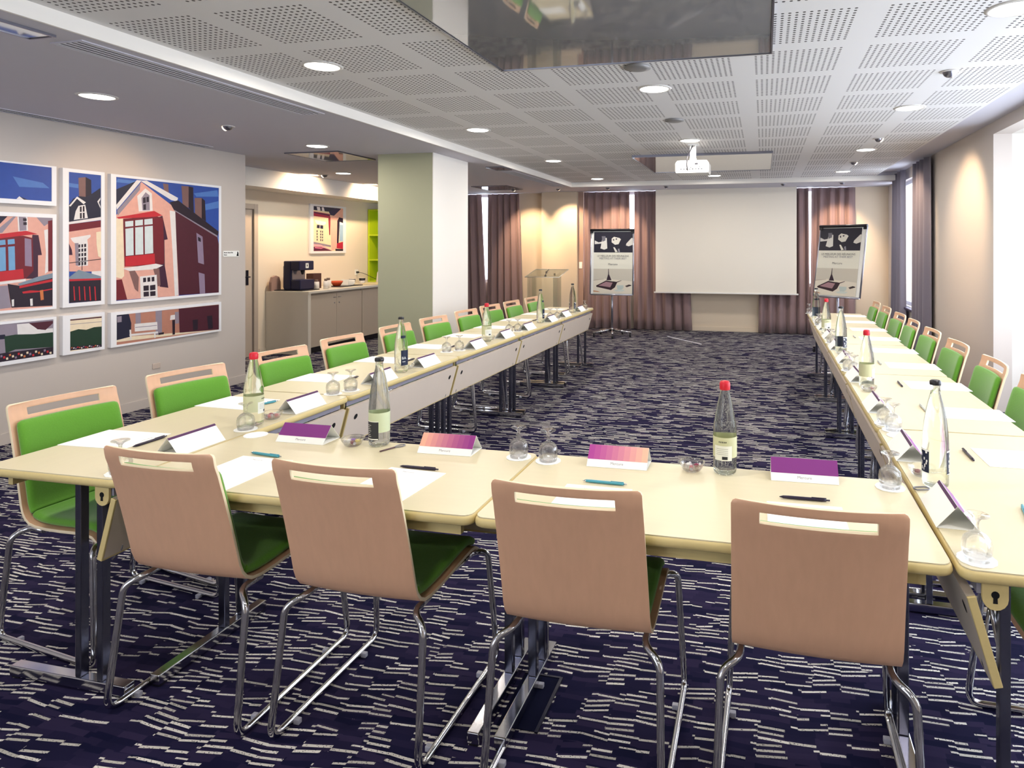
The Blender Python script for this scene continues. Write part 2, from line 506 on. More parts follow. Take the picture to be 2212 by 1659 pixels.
# ------------------------------------------------------------------ the room
ZL, ZM, H = 2.47, 2.54, .72
struct('floor', boxes((-7.4, 3.2, -3.2, 12.4, -.1, 0)), CARPET)
struct('ceiling', boxes((-3.12, 1.64, -3.1, 10.5, ZM, ZM + .05)), PERF)
struct('ceiling_low', boxes((-7.3, -3.12, -3.1, 10.5, ZL, ZL + .3), (-7.3, 2.3, 10.5, 12.3, ZL, ZL + .3)), LOWCEIL)
struct('ceiling_recess', boxes((1.60, 2.0, -3.1, 10.5, ZM + .05, ZM + .2), (-3.12, 1.6, -3.1, 10.5, ZM + .12, ZM + .2)), LOWCEIL)
struct('trim_1', boxes((-3.125, -3.11, -3.1, 10.5, ZL - .004, ZM)), BEAMW)
struct('trim_2', boxes((-3.11, 2.0, 10.485, 10.5, ZL - .004, ZM)), BEAMW)
struct('wall_left', boxes((-5.65, -5.5, -3.1, 6.06, 0, ZL)), WALLG)
struct('wall_kitchen', boxes((-6.85, -6.7, 4.9, 6.78, 0, ZL), (-6.85, -6.7, 7.56, 12.2, 0, ZL), (-6.85, -6.7, 6.78, 7.56, 2.0, ZL), (-6.7, -5.65, 4.75, 4.9, 0, ZL), (-6.7, -5.95, 10.62, 10.75, 0, ZL), (-6.05, -5.93, 10.75, 11.8, 0, ZL)), KWALL)
struct('trim_3', boxes((-6.7, -6.25, 4.9, 10.62, 2.238, ZL)), BEAMW)
struct('baseboard_left', boxes((-5.5, -5.488, -3.1, 6.07, 0, .085), (-5.65, -5.488, 6.06, 6.072, 0, .085), bev=.002), WALLG)
struct('baseboard_kitchen', boxes((-6.7, -6.688, 7.62, 7.75, 0, .08)), KWALL)
# the square column with a white side
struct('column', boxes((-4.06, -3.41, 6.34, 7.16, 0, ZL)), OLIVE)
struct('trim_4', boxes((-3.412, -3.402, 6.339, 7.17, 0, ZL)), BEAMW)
# back wall, with three window openings
bk = [(-7.3, -5.95), (-4.5, -3.3), (-3.3, -3.12), (-1.25, .0), (1.42, 2.4)]
bm = boxes(*[(a, b, 11.6, 11.8, 0, ZL) for a, b in bk], *[(a, b, 11.6, 11.8, 0, .8) for a, b in ((-5.95, -4.5), (-3.12, -1.25), (0, 1.42))])
struct('wall_back', bm, WALLC)
struct('trim_5', boxes((-3.96, -3.285, 11.42, 11.6, 0, ZL)), WALLC)
struct('trim_6', boxes((-3.285, -3.19, 11.5, 11.6, 0, ZL)), mat('wall_pink', 'a88c80', .85))
struct('baseboard_back', boxes((-4.5, -3.97, 11.585, 11.6, 0, .08), (-3.97, -3.2, 11.405, 11.42, 0, .08), (-1.25, 0, 11.585, 11.6, 0, .08), (1.42, 2.0, 11.585, 11.6, 0, .08), bev=.002), WALLC)
# right wall: pier, far window, near full height niche
rw = [(2.0, 2.15, 6.51, 9.05, 0, 2.6), (2.0, 2.15, 11.2, 11.7, 0, 2.6), (2.0, 2.15, 9.05, 11.2, 0, .62), (2.0, 2.15, 9.05, 11.2, 2.44, 2.6), (2.0, 2.15, -3.1, 1.0, 0, 2.6), (2.0, 2.15, 1.0, 6.51, 2.48, 2.6)]
struct('wall_right', boxes(*rw), WALLG)
struct('wall_niche', boxes((2.15, 2.75, 6.51, 6.62, 0, 2.6), (2.15, 2.75, .9, 1.0, 0, 2.6), (2.15, 2.75, 1.0, 6.51, 2.48, 2.6), (2.62, 2.75, 1.0, 6.51, 0, .45), (2.62, 2.75, 6.25, 6.51, .45, 2.48), (2.62, 2.75, 1.0, 1.2, .45, 2.48)), WALLW)
struct('wall_rear', boxes((-5.65, -4.6, -3.2, -3.05, 0, 2.6), (1.0, 2.1, -3.2, -3.05, 0, 2.6), (-4.6, 1.0, -3.2, -3.05, 0, .8), (-4.6, 1.0, -3.2, -3.05, 2.35, 2.6), (-2.0, 1.0, -3.2, -3.05, .8, 2.35)), WALLW)  # out of view; opening added to let fill light in from behind
WF = mat('window_frame_white', 'd8d8d8', .4)
def window(n, axis, a0, a1, z0, z1, at, muntins):
    w = .05; bs = []
    def bb(u0, u1, q0, q1): bs.append((u0, u1, at, at + .05, q0, q1) if axis == 'y' else (at, at + .05, u0, u1, q0, q1))
    bb(a0, a1, z0, z0 + w); bb(a0, a1, z1 - w, z1); bb(a0, a0 + w, z0 + w, z1 - w); bb(a1 - w, a1, z0 + w, z1 - w)
    for k in range(1, muntins + 1):
        u = a0 + (a1 - a0) * k / (muntins + 1); bb(u - .025, u + .025, z0 + w, z1 - w)
    o = struct('window_%d' % n, boxes(*bs), WF)
    g = (a0 + w, a1 - w, at + .02, at + .028, z0 + w, z1 - w) if axis == 'y' else (at + .02, at + .028, a0 + w, a1 - w, z0 + w, z1 - w)
    m = bpy.data.materials.get('pane') or clear_glass('pane', 1.02, 'ffffff', .9)
    obj('pane', boxes(g), m, o)
    return o
window(1, 'y', -5.95, -4.5, .8, ZL, 11.68, 0); window(2, 'y', -3.12, -1.25, .8, ZL, 11.68, 0); window(3, 'y', 0, 1.42, .8, ZL, 11.68, 0)
window(4, 'x', 9.05, 11.2, .62, 2.44, 2.08, 0); window(5, 'x', 1.2, 6.25, .45, 2.48, 2.66, 3); window(6, 'y', -4.6, -2.0, .8, 2.35, -3.14, 1);  # last one is an unseen rear window, added as ambient light for chair backs
struct('trim_7', boxes((1.93, 2.02, 9.0, 10.45, .59, .62), bev=.004), mat('sill_dark', '3a3450', .5))

# door in the kitchenette wall
d = struct('door_1', boxes((-6.76, -6.72, 6.782, 7.558, 0, 1.998)), DOORM)
bm = boxes((-6.72, -6.714, 7.41, 7.455, .96, 1.16), bev=.002); tube(bm, fillet([(-6.714, 7.432, 1.07), (-6.665, 7.432, 1.07), (-6.665, 7.32, 1.07)], .01), .008); lathe(bm, [(0, 0), (.008, 0), (.008, .004), (0, .004)], 10, (-6.714, 7.432, 1.0))
obj('door_handle', bm, DARKM, d)
obj('door_frame', boxes((-6.71, -6.69, 7.53, 7.60, 0, 2.05), (-6.71, -6.69, 6.73, 6.81, 0, 2.05), (-6.71, -6.69, 6.81, 7.53, 1.98, 2.05), bev=.003), DOORM, d)

# ------------------------------------------------------------------ curtains
def curtain(x0t, x1t, x0b, x1b, z0, z1, folds, label, m=CURT, at=11.5, amp=.042, axis='y', seed=0):
    r = random.Random(seed); ph = r.uniform(0, 6)
    def P(u, v):
        a = x0t + (x1t - x0t) * u; b = x0b + (x1b - x0b) * u; t = v ** .8; x = b + (a - b) * t
        k = folds * 2 * PI * u + ph + .35 * math.sin(3 * u * PI + seed)
        g = amp * (1 - .35 * v) * (math.sin(k) + .3 * math.sin(2.1 * k + 1))
        x += .25 * amp * math.cos(k) * (1 - v)
        return (x, at + g, z0 + (z1 - z0) * v) if axis == 'y' else (at + g, x, z0 + (z1 - z0) * v)
    bm = B(); grid(bm, P, int(folds * 18), 12)
    o = obj('curtain', bm, m); s = o.modifiers.new('t', 'SOLIDIFY'); s.thickness = .003
    tag(o, label, 'curtain', 'floor length curtains'); return o
curtain(-5.9, -5.18, -5.9, -5.06, .01, 2.46, 5, 'dusky mauve curtain seen right beside the white column', CURT, seed=1)
curtain(-5.05, -4.42, -5.08, -4.33, .01, 2.46, 5, 'mauve curtain behind the clear lectern, right of the light slit', CURT, seed=2)
curtain(-3.18, -2.33, -3.18, -2.30, .01, 2.46, 5.5, 'mauve curtain behind the left flip chart, with a light slit at its right edge', CURT, seed=3)
curtain(-2.25, -1.3, -2.27, -1.22, .01, 2.46, 6, 'mauve curtain partly behind the left edge of the projection screen', CURT, seed=4)
curtain(-.06, .73, -.08, .76, .01, 2.46, 5, 'mauve curtain partly behind the right edge of the projection screen', CURT, seed=5)
curtain(.775, 1.475, .75, 1.48, .01, 2.46, 4.5, 'mauve curtain behind the right flip chart', CURT, seed=6)
curtain(9.98, 10.85, 9.98, 10.95, .01, 2.56, 4, 'grey violet curtain in the far right corner, beyond the bright window slit', CURTB, at=1.93, axis='x', seed=7)
curtain(8.55, 9.42, 8.55, 9.42, .01, 2.56, 4, 'curtain on the right wall next to the spotlit pier', CURTB, at=1.93, axis='x', seed=8)

# ------------------------------------------------------------------ projection screen and projector
s = thing('projection_screen', 'pulled down white projection screen between the two flip charts', 'projection screen', (-.65, 11.33, .67))
obj('screen_fabric', boxes((-1.185, 1.18, 0, .003, .02, 1.80)), mat('screen_white', 'eae3d6', .75), s)
obj('bottom_bar', boxes((-1.215, 1.21, -.012, .014, 0, .025), bev=.004), mat('bar_white', 'e4e0da', .4), s)
p = thing('projector', 'white projector hanging on a bracket from the perforated ceiling', 'projector', (-.72, 6.9, 2.235))
bm = B(); prism(bm, [(-.165, 0), (.165, 0), (.172, .02), (.172, .10), (.15, .128), (-.15, .128), (-.172, .10), (-.172, .02)], -.12, .14, 'y'); obj('body', bm, mat('projector_white', 'd4d2cc', .4), p)
bm = boxes((-.035, .035, -.03, .03, .128, .16), (-.03, -.018, -.03, .03, .16, .30), (.018, .03, -.03, .03, .16, .30), (-.03, .03, -.002, .002, .16, .30), (-.05, .05, -.05, .05, .294, .305)); obj('bracket', bm, mat('bracket_white', 'dadada', .4), p)
bm = B(); tube(bm, fillet([(0, -.04, .30), (-.01, -.05, .27), (-.05, -.135, .15), (-.05, -.14, .06), (-.045, -.125, .03)], .03), .005, 8); tube(bm, fillet([(-.05, -.137, .13), (-.02, -.15, .09), (.03, -.125, .09)], .03), .003, 6); obj('cable', bm, BLACK, p)
bm = boxes(*[(-.12 + k * .03, -.105 + k * .03, -.1215, -.12, .035, .043) for k in range(8)], *[(-.02 + k * .03, -.004 + k * .03, -.1215, -.12, .055, .06) for k in range(4)], (.03, .06, -.124, -.12, .085, .1)); obj('socket', bm, BLACK, p)

# ------------------------------------------------------------------ ceiling fittings
DLM = [mesh('downlight_trim', (lambda b: (lathe(b, [(.112, .006), (.118, .0), (.100, -.008), (.095, -.003), (.095, .004)], 40), b)[1])(B()), mat('light_trim', 'd0ccc8', .35)),
       mesh('downlight_lamp', (lambda b: (lathe(b, [(.095, -.002), (.088, -.006), (.05, -.0045), (0, -.004)], 40), b)[1])(B()), LAMP)]
def lamp_light(kind, loc, energy, col=(1, .93, .84), size=.2, aim=None, spot=None, blend=.6, radius=.03):
    l = bpy.data.lights.new('light', kind); l.energy = energy; l.color = col
    if kind == 'AREA': l.shape = 'DISK'; l.size = size
    else: l.shadow_soft_size = radius
    if kind == 'SPOT': l.spot_size = spot; l.spot_blend = blend
    o = bpy.data.objects.new('light', l); COL.objects.link(o); o.location = loc
    if aim: o.rotation_euler = (Vector(aim) - Vector(loc)).to_track_quat('-Z', 'Y').to_euler()
    return o
DL = []
for cx, cn in ((-2.54, 'left'), (-.72, 'middle'), (1.09, 'right')):
    ys = {-2.54: (-1.0, 1.2, 3.39, 5.56, 7.77, 9.97), -.72: (-.3, 2.0, 4.39, 6.6, 9.93), 1.09: (-1.1, 1.1, 3.28, 5.44, 7.67, 9.8)}[cx]  # entries without a label: unseen lamps added to light foreground and chair backs
    vis = [y for y in ys if y > 3 and (cx, y) != (-.72, 2.0)]
    for y in ys:
        DL.append((cx, y, ZM, 'bright round downlight, %s from the camera in the %s row of the perforated ceiling' % (OL[vis.index(y)], cn) if y in vis else None))
for x, y, w in ((-4.30, 3.46, 'bright round downlight in the low ceiling above the house photographs'), (-4.30, 5.66, 'bright round downlight in the low ceiling just before the glossy panel'), (-5.54, 7.83, 'bright round downlight in the kitchenette ceiling')):
    DL.append((x, y, ZL, w))
for x, y, z, lab in DL:
    if lab:
        t = thing('ceiling_downlight', lab, 'downlight', (x, y, z), 0, 'round ceiling downlights')
        obj('trim_ring', DLM[0], None, t); obj('lamp', DLM[1], None, t)
    lamp_light('AREA', (x, y, z - .015), EN_DL * (1.0 if y > 3 or x > -3 else 1), size=.19)
bm = B(); lathe(bm, [(.05, .0), (.055, -.004), (.044, -.008), (.04, -.006)], 24); RING = mesh('ring', bm, mat('light_trim', 'd0ccc8'))
bm = B(); lathe(bm, [(.0, -.038), (.016, -.036), (.03, -.026), (.038, -.01), (.04, .0)], 20); BALL = mesh('ball', bm, STEEL)
bm = B(); lathe(bm, [(0, 0), (.022, 0), (.022, .003), (0, .003)], 16); BULB = mesh('bulb', bm, LAMPW)
def eyeball(x, y, z, aim, lab, on=1.0, ang=75, bl=.8):
    t = thing('ceiling_spotlight', lab, 'spotlight', (x, y, z), 0, 'small swivelling spotlights')
    obj('trim_ring', RING, None, t); obj('housing', BALL, None, t)
    dv = (Vector(aim) - Vector((x, y, z - .02))).normalized(); dv.z = min(dv.z, -.2)
    b = obj('bulb', BULB, None, t); b.location = Vector((0, 0, -.008)) + Vector((dv.x, dv.y, 0)).normalized() * .032 + Vector((0, 0, -.012)); b.rotation_euler = dv.to_track_quat('Z', 'Y').to_euler()
    if on:
        s = Vector((x, y, z - .03)) + Vector((dv.x, dv.y, 0)).normalized() * .07
        lamp_light('SPOT', s, EN_SP * on, (1, .70, .42), aim=aim, spot=math.radians(ang), blend=bl, radius=.02)
for x, lab, on, az in ((-4.235, 'small spotlight over the mauve curtain behind the lectern', 1, 1.75), (-3.42, 'small spotlight over the warmly lit wall pier', 1, 1.75), (-2.55, 'small spotlight over the left flip chart', 1, 1.7), (-1.56, 'unlit small spotlight above the left part of the screen', 0, 1.7), (.295, 'unlit small spotlight above the right part of the screen', 0, 1.7), (1.18, 'small spotlight over the right flip chart', .8, 1.7)):
    eyeball(x, 10.72, ZL, (x + .05, 11.5, az - .15), lab, on * 2.1, 70)
for k, y in enumerate((4.37, 6.9, 8.75)):
    eyeball(1.1, y, ZM, (2.0, y + (.35 if k else 0), 1.75), 'small spotlight aimed at the right wall, %s from the camera' % OL[k], 1.5)
eyeball(-4.31, 4.56, ZL, (-5.5, 4.5, 1.7), 'small spotlight in the low ceiling aimed at the house photographs', .4)
eyeball(-5.92, 7.95, ZL, (-6.6, 7.9, 1.95), 'small spotlight over the coffee machine', 1.3, 150, 1); eyeball(-5.92, 9.35, ZL, (-6.6, 9.45, 1.95), 'small spotlight over the far end of the kitchenette counter', 1.3, 150, 1)
def glossy(x0, x1, y0, y1, z, lab, th=.025):
    t = thing('ceiling_gloss_panel', lab, 'ceiling panel', ((x0 + x1) / 2, (y0 + y1) / 2, z))
    w, d = (x1 - x0) / 2, (y1 - y0) / 2
    obj('gloss_sheet', boxes((-w + .012, w - .012, -d + .012, d - .012, -th, 0)), MIRROR, t)
    obj('metal_edge', boxes((-w, -w + .01, -d, d, -th - .004, 0), (w - .01, w, -d, d, -th - .004, 0), (-w + .01, w - .01, -d, -d + .01, -th - .004, 0), (-w + .01, w - .01, d - .01, d, -th - .004, 0)), STEEL, t)
glossy(-1.52, .045, 2.06, 3.67, ZM, 'large reflective grey panel under the perforated ceiling, nearest the camera', .02)
glossy(-1.50, .10, 7.52, 9.15, ZM, 'large reflective grey panel under the perforated ceiling, behind the projector')
glossy(-4.95, -4.30, 5.99, 6.67, ZL, 'small square reflective panel in the low ceiling before the column', .01)
glossy(-4.68, -4.05, 9.98, 10.7, ZL, 'small reflective panel in the low ceiling before the back curtains', .01)
glossy(-3.41, -3.25, .9, 2.42, ZL, 'long narrow reflective panel in the low ceiling at the top left', .008)
glossy(-3.38, -3.16, 7.62, 7.95, ZL, 'tiny reflective panel in the low ceiling right of the column', .008)
def slot_grille(x0, x1, y0, y1, n, lab, cross=False):
    t = thing('air_grille', lab, 'air vent', ((x0 + x1) / 2, (y0 + y1) / 2, ZL)); w, d = (x1 - x0) / 2, (y1 - y0) / 2
    obj('frame', boxes((-w, -w + .012, -d, d, -.006, 0), (w - .012, w, -d, d, -.006, 0), (-w + .012, w - .012, -d, -d + .012, -.006, 0), (-w + .012, w - .012, d - .012, d, -.006, 0)), LOWCEIL, t)
    obj('dark_slot', boxes((-w + .012, w - .012, -d + .012, d - .012, -.002, 0)), HOLE, t)
    bm = B()
    for k in range(n):
        if cross: y = -d + .012 + (2 * d - .024) * (k + .5) / n; box(bm, -w + .012, w - .012, y - .008, y + .008, -.006, -.002)
        else: x = -w + .012 + (2 * w - .024) * (k + .5) / n; box(bm, x - .006, x + .006, -d + .012, d - .012, -.006, -.002)
    obj('slat', bm, mat('slat_grey', 'c4c2c8', .6), t)
slot_grille(-3.40, -3.20, 2.5, 4.3, 5, 'long slotted air vent beside the white ceiling step, at the top left')
slot_grille(-3.39, -3.20, 8.15, 10.3, 36, 'long air vent with short cross slats, beyond the column', True)
slot_grille(-5.46, -5.34, 1.0, 5.47, 1, 'thin dark air slot in the low ceiling along the left wall')
bm = B(); lathe(bm, [(.075, 0), (.08, -.012), (.05, -.02), (0, -.02)], 32); SPK = mesh('speaker_disc', bm, mat('speaker_grey', '8a8888', .5, .4))
for y, w in ((3.83, 'nearer'), (5.5, 'farther')):
    o = obj('ceiling_speaker', SPK, None, None, (-.73, y, ZM)); tag(o, 'grey round ceiling disc in the middle strip, the %s of two' % w, 'ceiling speaker', 'grey ceiling discs')

# ------------------------------------------------------------------ house photographs
def artwork(key, axis_x):
    (y0, y1, z0, z1), s = ART[key]; polys = []
    for ln in s.strip().split('\n'):
        c, v = ln.split(' '); v = [int(q) / 1000 for q in v.split(',')]; polys.append((c, list(zip(v[::2], v[1::2]))))
    return (y0, y1, z0, z1), polys
def art_mesh(bm, polys, mats, step=.0005):
    """flat printed picture: very thin printed shapes; local x = out of the wall"""
    for i, (c, pts) in enumerate(polys):
        m = mat('print_' + c, c, .45, noise=.10, nscale=22)
        if m not in mats: mats.append(m)
        q = [p for k, p in enumerate(pts) if p != pts[k - 1]]
        if len(q) < 3: continue
        f = bm.faces.new([bm.verts.new((.0006 + i * .00006, a, b)) for a, b in q]); f.material_index = mats.index(m)
def wall_frame(key, fy0, fy1, fz0, fz1, wall, depth, lab, bg, grp):
    (y0, y1, z0, z1), polys = artwork(key, 0)
    t = thing('framed_photograph', lab, 'framed photograph', (wall, (fy0 + fy1) / 2, fz0), 0, grp)
    oy, oz = (fy0 + fy1) / 2, fz0; e = .002
    bm = boxes((0, depth, fy0 - oy, y0 - oy, 0, fz1 - oz), (0, depth, y1 - oy, fy1 - oy, 0, fz1 - oz), (0, depth, y0 - oy, y1 - oy, 0, z0 - oz), (0, depth, y0 - oy, y1 - oy, z1 - oz, fz1 - oz)); obj('frame', bm, mat('frame_white', 'e8e8ec', .4), t)
    bm = B(); mats = [mat('print_' + bg, bg, .45, noise=.10, nscale=22)]; box(bm, -.01, 0, 0, y1 - y0, 0, z1 - z0); art_mesh(bm, polys, mats)
    obj('print', bm, mats, t, (depth - .004, y0 - oy, z0 - oz))
G7 = 'framed pieces of one house photograph'
for a in (('house', 4.515, 5.694, .977, 2.10, 'largest framed piece, showing the pink gable with the red bay window', '2a4a9a'),
          ('bench', 4.515, 5.694, .602, .905, 'wide low framed piece showing a white garden bench', 'b07a68'),
          ('chimney', 4.117, 4.46, .983, 2.105, 'tall narrow framed piece showing a chimney and dormer window', '2a4a9a'),
          ('hedge', 4.117, 4.46, .60, .917, 'small square framed piece showing a green hedge and flowers', 'e4d4b8'),
          ('sky', 3.39, 4.068, 1.795, 2.108, 'framed piece cut by the left edge of the picture, showing blue sky', '2a4a9a'),
          ('bay', 3.39, 4.068, .98, 1.729, 'framed piece at the left edge of the picture, showing a red bay window', 'd8a294'),
          ('flowers', 3.39, 4.068, .594, .918, 'framed piece at the left edge of the picture, showing a hedge and flower bed', '8c8290')):
    wall_frame(a[0], a[1], a[2], a[3], a[4], -5.5, .038, a[5], a[6], G7)
wall_frame('kitchen', 8.63, 9.50, 1.372, 2.125, -6.7, .03, 'small framed house photograph above the kitchenette counter', 'f0dcb8', None)
t = thing('caption_plate', 'small white caption plate right of the largest house photograph', 'sign', (-5.5, 5.86, 1.368))
obj('plate', boxes((0, .006, -.106, .106, 0, .061)), WHITEP, t)
bm = B()
for z, ws in ((.037, (9, 6, 8, 12, 6, 10, 7, 9, 8, 11)), (.014, (6, 8, 7, 9))):   # two lines too small to read in the photograph
    y = -.097
    for k, w in enumerate(ws): box(bm, .006, .0066, y, y + w / 1000, z, z + (.012 if k % 4 == 0 else .009)); y += w / 1000 + (.007 if k % 4 == 3 else .0025)
obj('lettering', bm, HOLE, t)
bm = B()
for pts in ([(.07, .006), (.10, .006), (.095, .03), (.075, .025)], [(.078, .025), (.098, .03), (.09, .055), (.08, .05)]): f = bm.faces.new([bm.verts.new((.0066, a, b)) for a, b in pts])
obj('emblem', bm, HOLE, t)
o = obj('wall_socket', boxes((0, .008, -.04, .04, 0, .05), bev=.003), mat('socket_beige', 'c8b8ac', .5), None, (-5.5, 4.98, .34)); tag(o, 'small beige socket low on the left wall behind the second chair', 'socket')
t = thing('wall_switch', 'white light switch on the strip beside the warmly lit pier', 'light switch', (-3.24, 11.5, 1.08)); obj('plate', boxes((-.03, .03, -.008, 0, 0, .12), bev=.003), WHITEG, t); obj('rocker', boxes((-.02, .02, -.013, -.008, .03, .09), bev=.002), WHITEP, t)

# ------------------------------------------------------------------ tables
TL, TW = 1.221, .572
def rrect(x0, x1, y0, y1, r, n=4):
    out = []
    for cx, cy, a in ((x1 - r, y1 - r, 0), (x0 + r, y1 - r, 90), (x0 + r, y0 + r, 180), (x1 - r, y0 + r, 270)):
        for k in range(n + 1): t = math.radians(a + 90 * k / n); out.append((cx + r * math.cos(t), cy + r * math.sin(t)))
    return out
def build_table(lab):
    """local x along the table, y=0 the chair side, y=TW the side with the hanging panel"""
    t = thing('folding_table', lab, 'table')
    bm = B(); prism(bm, rrect(.001, TL - .001, .001, TW - .001, .028), H - .0035, H); obj('tabletop', bm, TOP, t)
    bm = B()
    ring = []
    for dz, off in ((-.0035, 0), (-.0035, -.0), (-.010, .0035), (-.018, .005), (-.026, .003), (-.031, -.004)):
        ring.append([bm.verts.new((a, b, H + dz)) for a, b in rrect(-off, TL + off, -off, TW + off, .028 + max(off, 0))])
    n = len(ring[0])
    for p, q in zip(ring[1:], ring[2:]):
        for k in range(n): f = bm.faces.new((p[k], p[(k + 1) % n], q[(k + 1) % n], q[k])); f.smooth = True
    bm.faces.new(ring[-1]); bm.faces.new(ring[1][::-1])
    for v in ring[0]: bm.verts.remove(v)
    obj('edge_band', bm, EDGE, t)
    obj('rail', boxes((.05, TL - .05, .045, .065, H - .075, H - .031)), EDGE, t)
    obj('rail', boxes((.02, TL - .02, TW - .055, TW - .035, H - .062, H - .031)), mat('rail_grey', '8c8a98', .5), t)
    bm = B(); th = math.atan2(.058, .205); M = Matrix.Translation((0, TW - .02, H - .066)) @ Matrix.Rotation(-th, 4, 'X')
    box(bm, .012, TL - .012, -.010, .010, -.207, 0, M=M); box(bm, .005, .012, -.010, .010, -.213, 0, 1, .002, M=M); box(bm, TL - .012, TL - .005, -.010, .010, -.213, 0, 1, .002, M=M); box(bm, .012, TL - .012, -.010, .010, -.213, -.207, 1, M=M); p = obj('modesty_panel', bm, [PANEL, EDGE], t)
    bm = B()
    for x in (.085, TL - .085):
        pr = [(0, .0096), (.015, .0096), (.015, .0092), (0, .0092)]
        vs = []
        for sgn in (1, -1):
            ang = [2 * PI * k / 20 for k in range(20)]
            r1 = [bm.verts.new(M @ Vector((x + .015 * math.cos(a), sgn * .0107, -.062 + .015 * math.sin(a)))) for a in ang]
            bm.faces.new(r1)
    obj('round_hole', bm, HOLE, p)
    for x, s in ((.037, 1), (TL - .037, -1)):
        obj('foot_bar', boxes((x - .019, x + .019, .095, .58, .008, .042), bev=.003), CHROME, t)
        for y in (.385, .475): obj('leg', boxes((x - .015, x + .015, y - .012, y + .012, .042, H - .031), bev=.003), mat('leg_steel', '6c6e80', .22, 1), t)
        for y in (.10, .545): obj('rubber_foot', boxes((x - .014, x + .014, y, y + .03, 0, .008)), BLACK, t)
        # keyhole plate of the folding hinge, near the panel corner
        bm = B(); xe = x - s * .027; pl = [(.472, H - .031), (.528, H - .031), (.528, H - .062)] + [(.5 + .028 * math.cos(a * PI / 8), H - .066 - .028 * math.sin(a * PI / 8)) for a in range(0, 9)] + [(.472, H - .062)]
        prism(bm, pl, min(xe, xe + s * .008), max(xe, xe + s * .008), 'x'); hp = obj('hinge_plate', bm, EDGE, t)
        bm = B(); xo = xe - s * .0006
        key = [(.5 + .009 * math.cos(math.radians(a)), H - .058 + .009 * math.sin(math.radians(a))) for a in range(-60, 241, 30)] + [(.495, H - .078), (.505, H - .078)]
        prism(bm, key, min(xo, xe), max(xo, xe), 'x'); obj('keyhole', bm, HOLE, hp)
        bm = B(); tube(bm, [(x + s * .02, .5, H - .09), (x + s * .02, .47, H - .24)], .006, 8); tube(bm, fillet([(x + s * .035, .49, H - .07), (x + s * .035, .51, H - .26), (x + s * .035, .47, H - .30)], .02), .004, 8); obj('folding_strut', bm, CHROME, t)
    return t
table = Proto(build_table)
GT = 'beech tables set out in a U'
table((-2.017, 1.692, 0), 0, 'left table of the front row, between the left table row and the middle seam', GT)
table((-.786, 1.692, 0), 0, 'right table of the front row, ending at the right table row', GT)
for k in range(5):
    s = k * 1.233
    table((-2.032 - .0029 * s - TW, 1.694 + TL + s, 0), -PI / 2 + .0029, 'beech table in the left table row, %s from the camera' % OL[k], GT)
    table((.451 + .0057 * s + TW, 1.676 + s, 0), PI / 2 - .0057, 'beech table in the right table row, %s from the camera' % OL[k], GT)

# ------------------------------------------------------------------ chairs
PROF = [(-.002, .862), (-.0015, .859), (-.001, .852), (.0, .846), (.001, .838), (.004, .824), (.009, .810), (.014, .797), (.036, .72), (.055, .65), (.073, .58), (.085, .53), (.093, .495), (.104, .466), (.119, .446), (.142, .432), (.18, .425), (.24, .424), (.32, .428), (.40, .434), (.455, .436), (.49, .430), (.510, .417), (.517, .403)]
def shell_w(i):
    z = PROF[i][1]
    if i < 16:
        w = .200 + .005 * min(1, (.862 - z) / .40)
        d = .862 - z
        if i <= 3: r = .012; w -= r - math.sqrt(max(0, r * r - max(0, r - d) ** 2))
        return w
    return .205 - .006 * (i - 15) / 8
US = [-1, -.93, -.8, -.66, -.61, -.45, -.22, 0, .22, .45, .61, .66, .8, .93, 1]
def shell_pt(i, u, off=0):
    a, b = PROF[max(i - 1, 0)], PROF[min(i + 1, len(PROF) - 1)]; ty, tz = b[0] - a[0], b[1] - a[1]; l = math.hypot(ty, tz); ny, nz = -tz / l, ty / l
    y, z = PROF[i]; w = shell_w(i); curve = -.020 * (1 - u * u) * (1 if i < 12 else max(0, 1 - (i - 12) / 5))
    dip = -.006 * (1 - u * u) if i > 15 else 0
    return (u * w, y + curve + ny * off, z + dip + nz * off)
